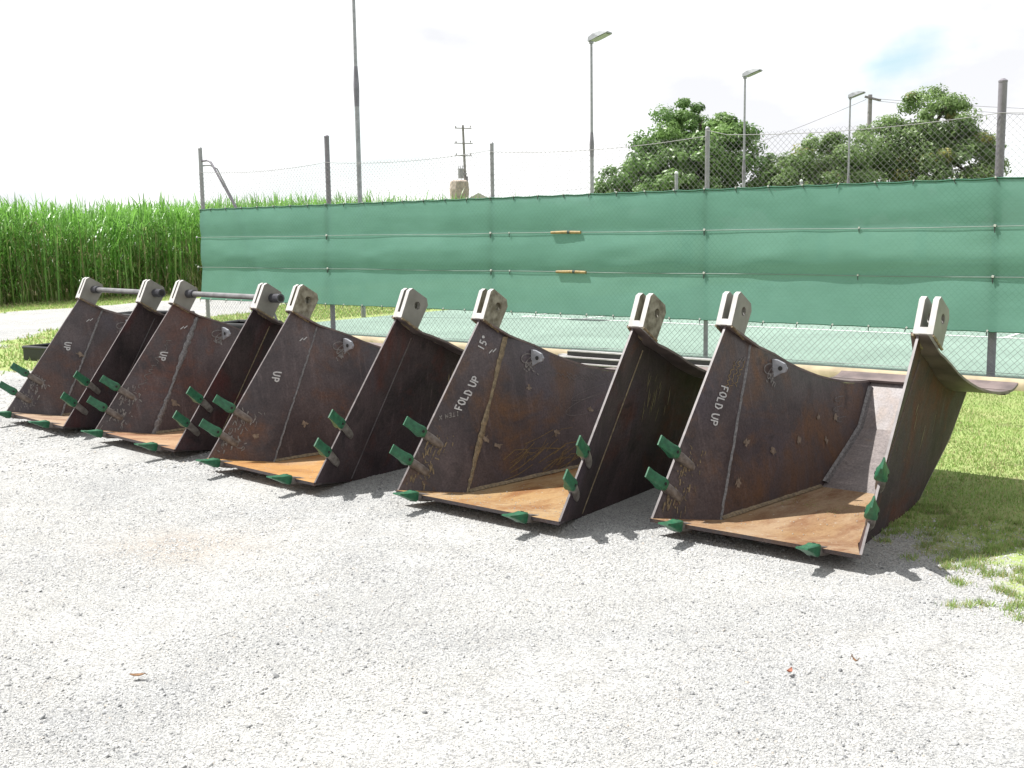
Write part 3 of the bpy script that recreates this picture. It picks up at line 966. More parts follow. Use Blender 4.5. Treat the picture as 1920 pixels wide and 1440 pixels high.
# braces at the corner post
a = MB(); q = [fl(0.13, -0.01, 2.92), fl(0.30, -0.01, 2.925), fl(0.40, -0.01, 2.89), fl(0.50, -0.012, 2.77), fl(1.02, -0.02, 2.12), fl(2.1, -0.02, 0.0)]
a.tube(q, 0.019, 8); obj('brace', a, M['galv_dark'], fence, smooth=60)
a = MB(); q = [fl(0.12, 0.0, 2.84), fl(0.22, 0.10, 2.85), fl(0.30, 0.19, 2.79), fl(0.52, 0.42, 2.1), fl(1.2, 1.1, 0.0)]
a.tube(q, 0.012, 8); obj('brace', a, M['galv'], fence, smooth=60)
# chain link
S0, S1, ZB, ZT = 0.1, 18.5, 0.03, 2.72
pitch = 0.071
wr = 0.0017
Vc, Fc = [], []
cnt = 0
hgt = ZT - ZB
for sgn in (1, -1):
    k0 = int((S0 - hgt) / pitch) - 1; k1 = int((S1 + hgt) / pitch) + 1
    for k in range(k0, k1):
        a0 = k * pitch; a1 = a0 + sgn * hgt
        z0, z1 = ZB, ZT
        sa, sb = a0, a1
        for lim, cmp_ in ((S0, -1), (S1, 1)):
            pass
        lo, hi = min(sa, sb), max(sa, sb)
        if hi <= S0 or lo >= S1:
            continue
        def zat(s_):
            return ZB + abs(s_ - a0)
        ca = min(max(sa, S0), S1); cb = min(max(sb, S0), S1)
        pa = fl(ca, -0.056 + 0.0025 * sgn, zat(ca)); pb = fl(cb, -0.056 + 0.0025 * sgn, zat(cb))
        if k % 2 == 0:
            pa.z -= 0.015
        d = (pb - pa).normalized()
        n_ = Vector((FN[0], FN[1], 0)); b_ = d.cross(n_)
        for P_ in (pa, pb):
            for an in (0.5, 2.6, 4.7):
                Vc.append(P_ + wr * (math.cos(an) * n_ + math.sin(an) * b_))
        for j in range(3):
            Fc.append((cnt + j, cnt + (j + 1) % 3, cnt + 3 + (j + 1) % 3, cnt + 3 + j))
        cnt += 6
cl_o = np_mesh('chain_link_mesh', np.array([tuple(q) for q in Vc]), np.array(Fc), M['wire'], kind='stuff', parent=fence)
for k in range(5):
    za = 2.74 if k not in (2,) else 2.72
    q = [fl(SP * (k + i / 12), -0.056, za + (0.05 if k in (3,) and i in (0,) else 0) - 0.07 * 4 * (i / 12) * (1 - i / 12)) for i in range(13)]
    a = MB(); a.tube(q, 0.004, 5); obj('top_cable', a, M['wire'], fence)
for zc in (0.09,):
    a = MB(); a.tube([fl(0, -0.056, zc), fl(18.4, -0.056, zc)], 0.003, 5); obj('bottom_cable', a, M['wire'], fence)

# shade cloth tied to the fence
ZS = [0.52, 1.08, 1.60, 2.09]
cs_ = np.arange(0.10, 18.3, 0.06)
cols = len(cs_)
rows = []
TIE = 0.42
zz = np.concatenate([np.linspace(ZS[0], ZS[1], 11), np.linspace(ZS[1], ZS[2], 13)[1:], np.linspace(ZS[2], ZS[3], 11)[1:]])
Vv = []
for z_ in zz:
    n_ = np.full(cols, -0.066)
    bay = np.abs(np.sin(np.pi * cs_ / SP))
    if z_ < ZS[1]:
        t_ = (ZS[1] - z_) / (ZS[1] - ZS[0])
        disp = 0.075 * t_ * (0.75 + 0.35 * vnoise(cs_, cs_ * 0 + 1, 0.9, 1)) + 0.025 * np.sin(np.pi * t_) * (vnoise(cs_, cs_ * 0, 1.4, 2) - 0.4)
    elif z_ < ZS[2]:
        t_ = (z_ - ZS[1]) / (ZS[2] - ZS[1])
        disp = np.sin(np.pi * t_ ** 0.8) * (0.022 + 0.03 * bay * vnoise(cs_, cs_ * 0 + 3, 0.55, 3) + 0.02 * vnoise(cs_, cs_ * 0 + z_ * 3, 2.0, 4))
    else:
        t_ = (z_ - ZS[2]) / (ZS[3] - ZS[2])
        disp = np.sin(np.pi * t_) * (0.008 + 0.02 * vnoise(cs_, cs_ * 0 + 5, 0.7, 5)) - 0.01 * t_
    disp = disp + 0.006 * (vnoise(cs_, cs_ * 0 + z_ * 4, 3.0, 7) - 0.5)
    zc = np.full(cols, z_)
    sag = np.sin(np.pi * ((cs_ % TIE) / TIE))
    if z_ == zz[-1]:
        zc = zc - 0.014 * sag
    elif z_ == zz[0]:
        zc = zc + 0.006 * sag
    # bottom and top edges follow the photo's slight rise and fall between posts
    p_ = P1[None, :] + FD[None, :] * cs_[:, None] + FN[None, :] * (n_ - disp)[:, None]
    Vv.append(np.stack([p_[:, 0], p_[:, 1], zc], 1))
Vv = np.concatenate(Vv)
nr = len(zz)
ii = (np.arange(nr - 1)[:, None] * cols + np.arange(cols - 1)[None, :]).ravel()
Fq = np.stack([ii, ii + 1, ii + cols + 1, ii + cols], 1)
scr = empty('shade_screen', FO)
tag(scr, 'long green shade cloth screen tied along the chain link fence', 'shade screen')
co = np_mesh('cloth', Vv - np.array(FO), Fq, M['cloth'], parent=scr)
co.data.polygons.foreach_set('use_smooth', [True] * len(co.data.polygons))
edge_top = Vv[-cols:] - np.array(FO); edge_bot = Vv[:cols] - np.array(FO)
a = MB(); a.tube([Vector(q) + Vector((0, 0, 0.004)) for q in edge_top[::2]], 0.011, 6); obj('hem', a, M['hem'], scr, smooth=60)
a = MB(); a.tube([Vector(q) for q in edge_bot[::2]], 0.007, 6); obj('hem', a, M['hem'], scr, smooth=60)
for zc in (ZS[1], ZS[2]):
    a = MB()
    a.tube([fl(s_, -0.08, zc + 0.004 * math.sin(s_ * 1.9)) for s_ in np.arange(0, 18.2, 0.2)], 0.0034, 5)
    obj('wire_rope', a, M['rope_wire'], scr)
a = MB(); a.tube([(0, 0, 0.012), (0.004, -0.006, -0.02), (0.016, -0.01, -0.05)], [0.006, 0.006, 0.003], 5, 0); a.box((0, -0.006, 0.008), (0.016, 0.014, 0.018), 1)
tie_me = a.mesh('tie', [M['rope'], M['knot']])
for s_ in np.arange(0, 18.2, TIE):
    for row, dz in ((edge_bot, 0.0), (edge_top, 0.0)):
        j = int(np.argmin(np.abs(cs_ - s_)))
        t_ = link('tie', tie_me, scr)
        t_.location = Vector(row[j]) + Vector((-FN[0] * 0.008, -FN[1] * 0.008, 0.004))
        t_.rotation_euler = (random.uniform(-0.1, 0.1), random.uniform(-0.5, 0.7), FA)
for k in range(6):
    for zc in (ZS[1], ZS[2]):
        t_ = link('tie', tie_me, scr)
        t_.location = fl(SP * k, -0.078, zc)
        t_.rotation_euler = (0, 0.3, FA)
        t_.scale = (1.5, 1.5, 1.2)
for s_ in (7.05, 15.3 - SP * 0, 12.0):
    for zc in (ZS[1], ZS[2]):
        t_ = link('tie', tie_me, scr); t_.location = fl(s_, -0.078, zc); t_.rotation_euler = (0, 0.2, FA)
for zc, s_, lab in ((ZS[2], 8.02, 'yellow timber dowel hooked on the upper wire of the screen'), (ZS[1], 8.10, 'yellow timber dowel hooked on the lower wire of the screen')):
    a = MB(); a.tube([fpt(s_ - 0.24, -0.095, zc), fpt(s_, -0.095, zc + 0.004), fpt(s_ + 0.24, -0.095, zc - 0.002)], [0.019, 0.021, 0.019], 10)
    dw = obj('dowel', a, M['wood'], smooth=40)
    tag(dw, lab, 'dowel', 'dowels on the screen wires')
    a = MB(); a.tube([fpt(s_ + 0.03, -0.095, zc + 0.004), fpt(s_ + 0.07, -0.095, zc + 0.003)], 0.0235, 10); obj('wire_tie', a, M['rope'], dw)

# ------------------------------------------------------------------ steel lengths lying behind the buckets
BS, BN = f_coords(1.45, 13.05)
for i, (dn, dz, ds, ln_) in enumerate([(-0.22, 0.035, -1.1, 2.45), (-0.08, 0.035, -1.15, 2.5), (0.07, 0.035, -1.2, 2.5), (-0.15, 0.1, -1.0, 2.3), (0.01, 0.1, -1.1, 2.4), (-0.07, 0.165, -0.9, 2.2)]):
    r_ = empty('steel_channel', fpt(float(BS) + ds, float(BN) + dn, 0), FA + random.uniform(-0.015, 0.015))
    where = ['front one of the bottom layer', 'middle one of the bottom layer', 'rear one of the bottom layer', 'front one of the second layer', 'rear one of the second layer', 'single one on top'][i]
    tag(r_, 'grey steel channel length stacked by the kerb, ' + where, 'steel channel', 'steel lengths stacked by the kerb')
    a = MB()
    a.box((ln_ / 2, 0, dz + 0.024), (ln_, 0.11, 0.012)); obj('web', a, M['bar'], r_)
    for sy in (-1, 1):
        a = MB(); a.box((ln_ / 2, sy * 0.05, dz - 0.005), (ln_, 0.01, 0.044)); obj('flange', a, M['pin'] if sy < 0 else M['bar'], r_)  # front flange coloured black for the shaded gaps between the lengths

# ------------------------------------------------------------------ buckets
LIP = 0.092
CURVE = [(0.909, 0.943), (1.0, 0.915), (1.155, 0.858), (1.28, 0.80), (1.39, 0.757), (1.5, 0.72), (1.62, 0.683), (1.74, 0.655), (1.87, 0.628), (2.0, 0.608), (2.1, 0.598), (2.19, 0.594), (2.261, 0.592)]
FBv = np.array([0, 0, LIP]); FTv = np.array([0.026, 0.721, 1.058])
BTv = np.array([0.08, 0.909, 0.943]); BBv = np.array([0.174, 0.409, 0.004])
RBv = (1.494, 0.004); KNv = (2.038, 0.320); RTv = (2.261, 0.592)
E_EDGE = np.array([0.598, 0.801])       # (v, z) along the front edge
PLT = 0.0135


def rear_u(v, z):
    return 0.1377 + 0.095 * v - 0.1528 * z


def side_grid():
    rows = []
    n = 9
    bot = [tuple(BBv[1:]), (0.75, 0.002), (1.1, 0.002), RBv, (1.7, 0.135), (1.87, 0.222), KNv, (2.12, 0.42), (2.2, 0.51), RTv]
    tp = np.array(CURVE); bt = np.array(bot)
    m_ = 14
    def resamp(pl, k):
        d = np.concatenate([[0], np.cumsum(np.linalg.norm(np.diff(pl, axis=0), axis=1))])
        q = np.linspace(0, d[-1], k)
        return np.stack([np.interp(q, d, pl[:, 0]), np.interp(q, d, pl[:, 1])], 1)
    tq, bq = resamp(tp, m_), resamp(bt, m_)
    for i in range(n):
        s_ = i / (n - 1)
        row = []
        for j in range(5):
            t_ = j / 4
            row.append(((FBv * (1 - s_) + FTv * s_) * (1 - t_) + (BBv * (1 - s_) + BTv * s_) * t_))
        for j in range(1, m_):
            v_, z_ = bq[j] * (1 - s_) + tq[j] * s_
            row.append(np.array([rear_u(v_, z_), v_, z_]))
        rows.append(row)
    return rows


def panel(e, f):
    """point on the inner face of the front panel: e metres up the front edge, f metres in from it"""
    s_ = e / 1.206
    a = FBv * (1 - s_) + FTv * s_
    b = BBv * (1 - s_) + BTv * s_
    w = np.linalg.norm(b - a)
    n_ = np.array([0.93, -0.26, 0.24])
    return a + (b - a) * min(f / w, 1.0) + n_ / np.linalg.norm(n_) * 0.004


def rearp(v, z, off=0.004):
    return np.array([rear_u(v, z) + off, v - 0.1 * off, z])


GLYPH = {
    'U': [[(0, 1), (0.02, 0.3), (0.15, 0.03), (0.38, 0.03), (0.52, 0.3), (0.55, 1)]],
    'P': [[(0.05, 0), (0.08, 1)], [(0.08, 0.95), (0.42, 0.97), (0.55, 0.78), (0.45, 0.55), (0.1, 0.5)]],
    'F': [[(0.08, 0), (0.05, 1), (0.55, 0.98)], [(0.06, 0.52), (0.42, 0.52)]],
    'O': [[(0.3, 1), (0.08, 0.8), (0.02, 0.4), (0.2, 0.03), (0.42, 0.1), (0.55, 0.5), (0.45, 0.88), (0.3, 1)]],
    'L': [[(0.05, 1), (0.05, 0.04), (0.5, 0.06)]],
    'D': [[(0.05, 0), (0.05, 1), (0.35, 0.92), (0.55, 0.55), (0.4, 0.1), (0.05, 0.02)]],
    '1': [[(0.25, 0), (0.3, 1)]],
    '5': [[(0.5, 1), (0.12, 1), (0.1, 0.55), (0.4, 0.55), (0.5, 0.28), (0.3, 0.02), (0.05, 0.08)]],
    'o': [[(0.25, 1.0), (0.12, 0.85), (0.25, 0.7), (0.38, 0.85), (0.25, 1.0)]],
    'I': [[(0.25, 0), (0.25, 1)], [(0.1, 0), (0.4, 0)], [(0.1, 1), (0.4, 1)]],
    'T': [[(0.28, 0), (0.28, 1)], [(0.0, 1), (0.56, 1)]],
    'E': [[(0.5, 1), (0.08, 1), (0.08, 0), (0.5, 0)], [(0.08, 0.5), (0.4, 0.5)]],
    'M': [[(0, 0), (0.06, 1), (0.28, 0.3), (0.5, 1), (0.56, 0)]],
    'X': [[(0, 0), (0.55, 1)], [(0.55, 0), (0, 1)]],
    ' ': [],
}


def write(mb, text, e0, f0, size, be, bf, width, adv=0.78, jit=0.05):
    """be,bf: baseline direction in (e, f); letters stand to the left of it as read"""
    ue, uf = (-bf * 1.0, be * -1.0) if False else (bf, -be)
    x = 0
    for ch in text:
        dy = random.uniform(-jit, jit)
        for st in GLYPH[ch]:
            pts = []
            for i in range(len(st) - 1):
                for k in range(4):
                    t_ = k / 4
                    pts.append((st[i][0] * (1 - t_) + st[i + 1][0] * t_, st[i][1] * (1 - t_) + st[i + 1][1] * t_))
            pts.append(st[-1])
            P_ = []
            for (gx, gy) in pts:
                e_ = e0 + (x + gx) * size * be + (gy + dy) * size * ue
                f_ = f0 + (x + gx) * size * bf + (gy + dy) * size * uf
                P_.append(panel(e_, f_))
            mb.ribbon(P_, width, (0.93, -0.26, 0.24))
        x += adv if ch != ' ' else 0.5


def tooth_parts(parent, origin, d, w, t, mats_adapter, pin_side=1):
    """green point + cast adapter; origin on the plate edge, d = towards the tip, w = width, t = thickness"""
    o_, d, w, t = Vector(origin), Vector(d).normalized(), Vector(w).normalized(), Vector(t).normalized()
    def ring(s_, hw, ht, sh=0.0, ch=0.25):
        c = o_ + d * s_ + t * sh
        q = []
        for a_, b_ in ((-1, -1 + ch), (-1 + ch, -1), (1 - ch, -1), (1, -1 + ch), (1, 1 - ch), (1 - ch, 1), (-1 + ch, 1), (-1, 1 - ch)):
            q.append(c + w * hw * a_ + t * ht * b_)
        return q
    a = MB()
    a.loft([ring(0.026, 0.024, 0.026), ring(0.037, 0.031, 0.031), ring(0.060, 0.033, 0.030), ring(0.093, 0.029, 0.021, -0.002), ring(0.14, 0.0285, 0.011, -0.004), ring(0.183, 0.030, 0.0045, -0.005, 0.1)])
    th = obj('tooth', a, M['tooth'], parent, smooth=35)
    a = MB(); a.tube([o_ + d * 0.055 - t * 0.033, o_ + d * 0.055 + t * 0.033], 0.009, 8); obj('pin', a, M['pin'], th)
    a = MB()
    a.loft([ring(0.045, 0.020, 0.020), ring(0.0, 0.024, 0.024), ring(-0.05, 0.023, 0.023, 0.004), ring(-0.10, 0.024, 0.020, 0.008, 0.4), ring(-0.145, 0.018, 0.008, 0.008, 0.5)])
    obj('adapter', a, mats_adapter, th, smooth=50)


def lug_profile():
    # (v, z) of one bracket lug, bevelled corners, eye hole
    out_ = [(0.705, 1.070), (0.783, 1.240), (0.812, 1.253), (0.934, 1.180), (0.943, 1.135), (0.847, 0.985)]
    return out_, (0.848, 1.138), 0.026


def lug_mesh(u0, u1):
    outp, hc_, hr_ = lug_profile()
    # ring around the hole: match points by angle
    n = 40
    angs = [2 * math.pi * k / n for k in range(n)]
    def hit(a_):
        dx, dz = math.cos(a_), math.sin(a_)
        best = None
        for i in range(len(outp)):
            (x1, y1), (x2, y2) = outp[i], outp[(i + 1) % len(outp)]
            ex, ey = x2 - x1, y2 - y1
            den = dx * ey - dz * ex
            if abs(den) < 1e-12:
                continue
            t_ = ((x1 - hc_[0]) * ey - (y1 - hc_[1]) * ex) / den
            q_ = ((x1 - hc_[0]) * dz - (y1 - hc_[1]) * dx) / den
            if t_ > 0 and -1e-9 <= q_ <= 1 + 1e-9 and (best is None or t_ < best):
                best = t_
        return (hc_[0] + dx * best, hc_[1] + dz * best)
    angs = sorted(angs + [math.atan2(z - hc_[1], v - hc_[0]) % (2 * math.pi) for v, z in outp])
    O = [hit(a_) for a_ in angs]
    I = [(hc_[0] + hr_ * math.cos(a_), hc_[1] + hr_ * math.sin(a_)) for a_ in angs]
    n = len(angs)
    mb = MB()
    vs = [(u0, *q) for q in O] + [(u0, *q) for q in I] + [(u1, *q) for q in O] + [(u1, *q) for q in I]
    fs = []
    for k in range(n):
        j = (k + 1) % n
        fs += [(k, j, n + j, n + k), (2 * n + j, 2 * n + k, 3 * n + k, 3 * n + j), (j, k, 2 * n + k, 2 * n + j), (n + k, n + j, 3 * n + j, 3 * n + k)]
    mb.add(vs, fs)
    mb.mi = [1 if i % 4 == 2 else 0 for i in range(len(mb.f))]
    return mb


def mirror(P, W):
    return [np.array([W - q[0], q[1], q[2]]) for q in P]


BK = [(-4.4855, 9.9031, -0.7788, 1.1569), (-3.3201, 8.8713, -0.7730, 1.2316), (-2.0974, 7.6466, -0.75345, 1.1877), (-0.6841, 6.5883, -0.70574, 1.2050), (0.7360, 5.8373, -0.69071, 1.1313)]
STYLE = [
    dict(label='leftmost steel bucket with a shaft through its brackets and UP written inside', gap=0.020, shaft=True, txt='up', weld=('weld', 0.022), scr='scrape_grey', lug='lug',
         dark=(0.055, 0.045, 0.050), mid=(0.110, 0.090, 0.092), rust=(0.105, 0.055, 0.04), ra=0.57, fl=((0.30, 0.21, 0.14), (0.36, 0.27, 0.19))),
    dict(label='steel bucket with a shaft through its brackets, second from the left, nearer the fence screen', gap=0.020, shaft=True, txt='up', weld=('weld', 0.045), scr='scrape_grey', lug='lug',
         dark=(0.052, 0.041, 0.045), mid=(0.105, 0.080, 0.080), rust=(0.115, 0.05, 0.035), ra=0.52, fl=((0.30, 0.18, 0.10), (0.38, 0.25, 0.15))),
    dict(label='middle steel bucket with blotched left bracket and bright orange rusty floor', gap=0.022, shaft=False, txt='up', weld=('weld', 0.012), scr='scrape_grey', lug='lug_blotch',
         dark=(0.055, 0.046, 0.052), mid=(0.115, 0.092, 0.094), rust=(0.125, 0.06, 0.035), ra=0.55, fl=((0.33, 0.17, 0.055), (0.40, 0.23, 0.09))),
    dict(label='steel bucket marked FOLD UP reading upward, with tan weld and orange floor', gap=0.040, shaft=False, txt='fold_up', weld=('weld_tan', 0.04), scr='scrape', lug='lug_blotch',
         dark=(0.052, 0.044, 0.048), mid=(0.105, 0.083, 0.085), rust=(0.12, 0.062, 0.03), ra=0.55, fl=((0.30, 0.17, 0.06), (0.33, 0.23, 0.125))),
    dict(label='nearest, rightmost steel bucket marked FOLD UP reading downward, beside the lawn', gap=0.040, shaft=False, txt='fold_dn', weld=('weld', 0.014), scr='scrape', lug='lug',
         dark=(0.050, 0.041, 0.044), mid=(0.102, 0.080, 0.080), rust=(0.135, 0.07, 0.035), ra=0.53, fl=((0.255, 0.155, 0.075), (0.32, 0.235, 0.155))),
]
GRID = side_grid()


def make_bucket(idx):
    random.seed(100 + idx)
    x, y, yaw, W = BK[idx]
    st = STYLE[idx]
    root = empty('excavator_bucket', (x, y, 0), yaw)
    tag(root, st['label'], 'bucket', 'steel buckets lined up on the gravel')
    m_side = steel('plate %d' % idx, idx + 1, st['dark'], st['mid'], st['rust'], st['ra'])
    m_right_shade = steel('shaded right plate %d' % idx, idx + 31, (st['dark'][0] * 0.78, st['dark'][1] * 0.72, st['dark'][2] * 0.72), (st['mid'][0] * 0.84, st['mid'][1] * 0.74, st['mid'][2] * 0.76), (st['rust'][0] * 0.8, st['rust'][1] * 0.6, st['rust'][2] * 0.8), st['ra'], (0.65, 0.8), 0.4, 11, 0.18)  # same steel, darkened and less green: shade and grass bounce put into the colour
    m_back = steel('back plate %d' % idx, idx + 9, (0.20, 0.17, 0.165), (0.27, 0.235, 0.225), (0.22, 0.15, 0.10), 0.66, (0.35, 0.5))
    lo, hi = st['fl']
    m_floor = rusty('floor plate %d' % idx, idx + 17, lo, hi, (lo[0] * 0.62, lo[1] * 0.5, lo[2] * 0.45))
    m_lip = simple('rim plate %d' % idx, (0.19, 0.145, 0.135), 0.5, 0.5, 6, col2=(0.085, 0.065, 0.063))
    mats = [m_side, M['cut_edge']]
    # side plates
    for side in (0, 1):
        A = GRID
        B = [[q - np.array([PLT, 0, 0]) for q in row] for row in GRID]
        if side:
            A, B = [mirror(r_, W) for r_ in B], [mirror(r_, W) for r_ in A]
        mb = MB()
        mb.slab(A, B, 0, {'c0': 1, 'r1': 1})
        sp = obj('side_plate', mb, [m_right_shade if side else m_side, M['cut_edge']], root, smooth=25)
        # weld bead down the fold (inside of the left plate, outside of the right one)
        if side == 0:
            wm, ww = st['weld']
            mb = MB()
            n = 40
            pts, wid = [], []
            for i in range(n + 1):
                s_ = i / n
                q = BBv * (1 - s_) + BTv * s_
                pts.append(q + np.array([0.006, -0.002, 0.0]) + np.array([0, 1, 0]) * random.uniform(-0.004, 0.004))
                wid.append(max(0.004, ww * 0.5 * (0.65 + 0.7 * random.random()) * (1.0 if ww < 0.03 else 0.5 + 0.8 * abs(math.sin(s_ * 5 + idx)))))
            rg = []
            for q, w_ in zip(pts, wid):
                q = Vector(q)
                rg.append([q + Vector((-0.008, -w_, 0.0)), q + Vector((0.001, -w_ * 0.55, 0)), q + Vector((0.004, 0, 0)), q + Vector((0.001, w_ * 0.55, 0)), q + Vector((-0.008, w_, 0.0))])
            mb.loft(rg, 0, False)
            obj('weld_bead', mb, M[wm], sp)
            mb = MB(); rg = []
            for q in [(2.235, 0.555), (2.13, 0.43), KNv, (1.87, 0.225), (1.7, 0.135), (1.53, 0.045)]:
                u_ = rear_u(*q); w_ = 0.016
                c_ = Vector((u_ + 0.004, q[0] - 0.006, q[1] + 0.006))
                rg.append([c_ + Vector((-0.006, -0.022, 0.012)), c_ + Vector((0.010, -0.012, 0.008)), c_ + Vector((0.022, 0.008, -0.006))])
            mb.loft(rg, 0, False)
            obj('weld_bead', mb, M['weld'], sp)
            mb = MB(); rg = []
            for k in range(26):
                v_ = 0.42 + k / 25 * 1.06
                c_ = Vector((rear_u(v_, 0.03), v_, 0.03)); w_ = 0.012 + 0.006 * random.random()
                rg.append([c_ + Vector((-0.002, 0, w_)), c_ + Vector((w_ * 0.6, 0, w_ * 0.6)), c_ + Vector((w_ * 1.1, 0, -0.001))])
            mb.loft(rg, 0, False)
            obj('weld_bead', mb, M['weld_tan'], sp)
        else:
            mb = MB()
            pts = [np.array([W - (BBv * (1 - s_) + BTv * s_)[0] + PLT + 0.002, *(BBv * (1 - s_) + BTv * s_)[1:]]) for s_ in np.linspace(0.02, 0.97, 14)]
            mb.tube([tuple(q) for q in pts], 0.0045, 5)
            obj('weld_bead', mb, M['weld_tan'] if idx in (1, 3) else m_side, sp)
    # floor: bent lip plate + bottom
    def frow(v_, z_, inset):
        us = np.linspace(inset, W - inset, 9)
        return [np.array([u_, v_, z_]) for u_ in us]
    rowsA = [frow(-0.012, LIP, 0.0), frow(0.10, 0.078, 0.042), frow(0.22, 0.056, 0.094), frow(0.409, 0.026, 0.174), frow(0.9, 0.024, 0.222), frow(1.494, 0.026, 0.272)]
    rowsA[0] = frow(-0.012, LIP + 0.002, -0.012)
    rowsB = [[q - np.array([0, -0.004, 0.021]) for q in r_] for r_ in rowsA]
    mb = MB(); mb.slab(rowsA, rowsB, 0, {'r0': 1, 'c0': 1, 'c1': 1})
    floor = obj('floor_plate', mb, [m_floor, m_side], root, smooth=30)
    # back plate
    def brow(v_, z_):
        i_ = rear_u(v_, z_) - 0.006
        return [np.array([u_, v_, z_]) for u_ in np.linspace(i_, W - i_, 5)]
    rowsA = [brow(1.496, 0.022), brow(1.7, 0.138), brow(1.87, 0.226), brow(*KNv), brow(2.15, 0.455), brow(2.262, 0.591)]
    rowsB = [[q + np.array([0, 0.02, -0.016]) for q in r_] for r_ in rowsA]
    mb = MB(); mb.slab(rowsA, rowsB, 0)
    obj('back_plate', mb, m_back, root, smooth=8)
    # rim rails along the top of each side plate
    for side in (0, 1):
        cur = [(0.715, 1.060)] + [(0.80, 1.008)] + CURVE[:-2] + [(2.195, 0.592), (2.229, 0.590)]
        A, B = [], []
        for (v_, z_) in cur:
            uin = (rear_u(v_, z_) - 0.001) if v_ > 0.90 else (0.026 + (v_ - 0.72) * 0.28)
            if v_ < 0.93:
                uin += 0.03
            uo = -0.035 + 0.025 * min(1, max(0, (v_ - 0.9) / 0.3))
            ub = min(uin, rear_u(v_, z_) + 0.012) if v_ > 0.93 else uin
            A.append([np.array([uo, v_, z_ + 0.016]), np.array([ub, v_, z_ + 0.016])])
            B.append([np.array([uo, v_, z_ + 0.002]), np.array([ub, v_, z_ + 0.002])])
        if side:
            A = [mirror(r_, W)[::-1] for r_ in A]; B = [mirror(r_, W)[::-1] for r_ in B]
        mb = MB(); mb.slab(A, B, 0)
        obj('rim_rail', mb, m_lip, root, smooth=30)
    # rear lip across the full width
    prof = [(2.232, 0.592), (2.265, 0.590), (2.30, 0.591), (2.34, 0.597), (2.375, 0.606), (2.41, 0.618)]
    A = [[np.array([u_, v_, z_ + 0.016]) for u_ in np.linspace(-0.01, W + 0.01, 5)] for v_, z_ in prof]
    B = [[q - np.array([0, -0.004, 0.015]) for q in r_] for r_ in A]
    mb = MB(); mb.slab(A, B, 0)
    lipo = obj('rear_lip', mb, m_lip, root, smooth=30)
    mb = MB(); mb.box((W - 0.05, 2.32, 0.580), (0.05, 0.10, 0.022)); obj('tab', mb, m_lip, lipo)
    # brackets
    g = st['gap']; lw = 0.031
    for side in (0, 1):
        uc = 0.018 if side == 0 else W - 0.0 + 0.010
        outp, _, _ = lug_profile()
        base = MB()
        bp = [(0.706, 1.072), (0.720, 1.104), (0.862, 1.014), (0.846, 0.987)]
        base.prism([(uc - g / 2 - 0.002, *q) for q in bp], (g + 0.004, 0, 0))
        base.mi = [0, 0] + [1] * (len(base.f) - 2)
        lm = M['lug'] if not (st['lug'] == 'lug_blotch' and ((side == 0) or idx == 3)) else M['lug_blotch']
        if idx == 2 and side == 1:
            lm = M['lug']
        br = obj('mounting_bracket', base, [lm, M['lug_edge']], root)
        for k in (0, 1):
            u0 = uc - g / 2 - lw if k == 0 else uc + g / 2
            lo_ = obj('lug', lug_mesh(u0, u0 + lw), [lm, M['lug_edge']], br, bevel=0.0015)
            wb = MB(); ue_ = u0 if k == 0 else u0 + lw
            wq = [(ue_, 0.708 + 0.0138 * q_, 1.066 - 0.0085 * q_ + random.uniform(-0.002, 0.002)) for q_ in range(11)]
            wb.tube(wq, [0.006 + 0.003 * random.random() for _ in wq], 6)
            obj('weld_bead', wb, M['weld_tan'], br)
            if not (k == 1 and st['shaft']):
                continue
            # collar of the shaft
            cb = MB()
            if st['shaft']:
                ue = u0 + lw
                if side == 0:
                    cb.tube([(ue, 0.848, 1.138), (ue + 0.09, 0.848, 1.138)], 0.035, 14)
                else:
                    rgp = []
                    cb.tube([(ue - 0.005, 0.848, 1.138), (ue + 0.115, 0.848, 1.138)], 0.035, 14)
                    cb.tube([(ue + 0.1152, 0.848, 1.138), (ue + 0.116, 0.848, 1.138)], 0.023, 14, 1)
                obj('collar', cb, [M['collar'], M['pin']], br, smooth=40)
    if st['shaft']:
        mb = MB(); mb.tube([(-0.05, 0.848, 1.138), (W + 0.05, 0.848, 1.138)], 0.022, 16)
        obj('shaft', mb, M['shaft'], root, smooth=50)
    # lifting eyes inside both plates
    for side in (0, 1):
        mb = MB()
        v0, z0 = 1.105, 0.79
        u0 = rear_u(v0, z0)
        pl = [(0.0, 0.055), (0.03, 0.05), (0.07, 0.03), (0.085, 0.0), (0.075, -0.022), (0.05, -0.03), (0.0, -0.06)]
        P_ = [np.array([u0 + a_, v0 + 0.02 * (a_ / 0.08), z0 + b_]) for a_, b_ in pl]
        if side:
            P_ = mirror(P_, W)[::-1]
        mb.prism([tuple(q) for q in P_], (0, 0.018, 0))
        ey = obj('lifting_eye', mb, M['eye'], root, bevel=0.003)
        mb = MB()
        ux = u0 + 0.052 if side == 0 else W - u0 - 0.052
        mb.tube([(ux, v0 + 0.0, z0 + 0.002), (ux, v0 - 0.002, z0 + 0.002)], 0.014, 12); obj('eye_hole', mb, M['pin'], ey)
    # teeth on the side plates
    n2 = np.array([-0.801, 0.598])
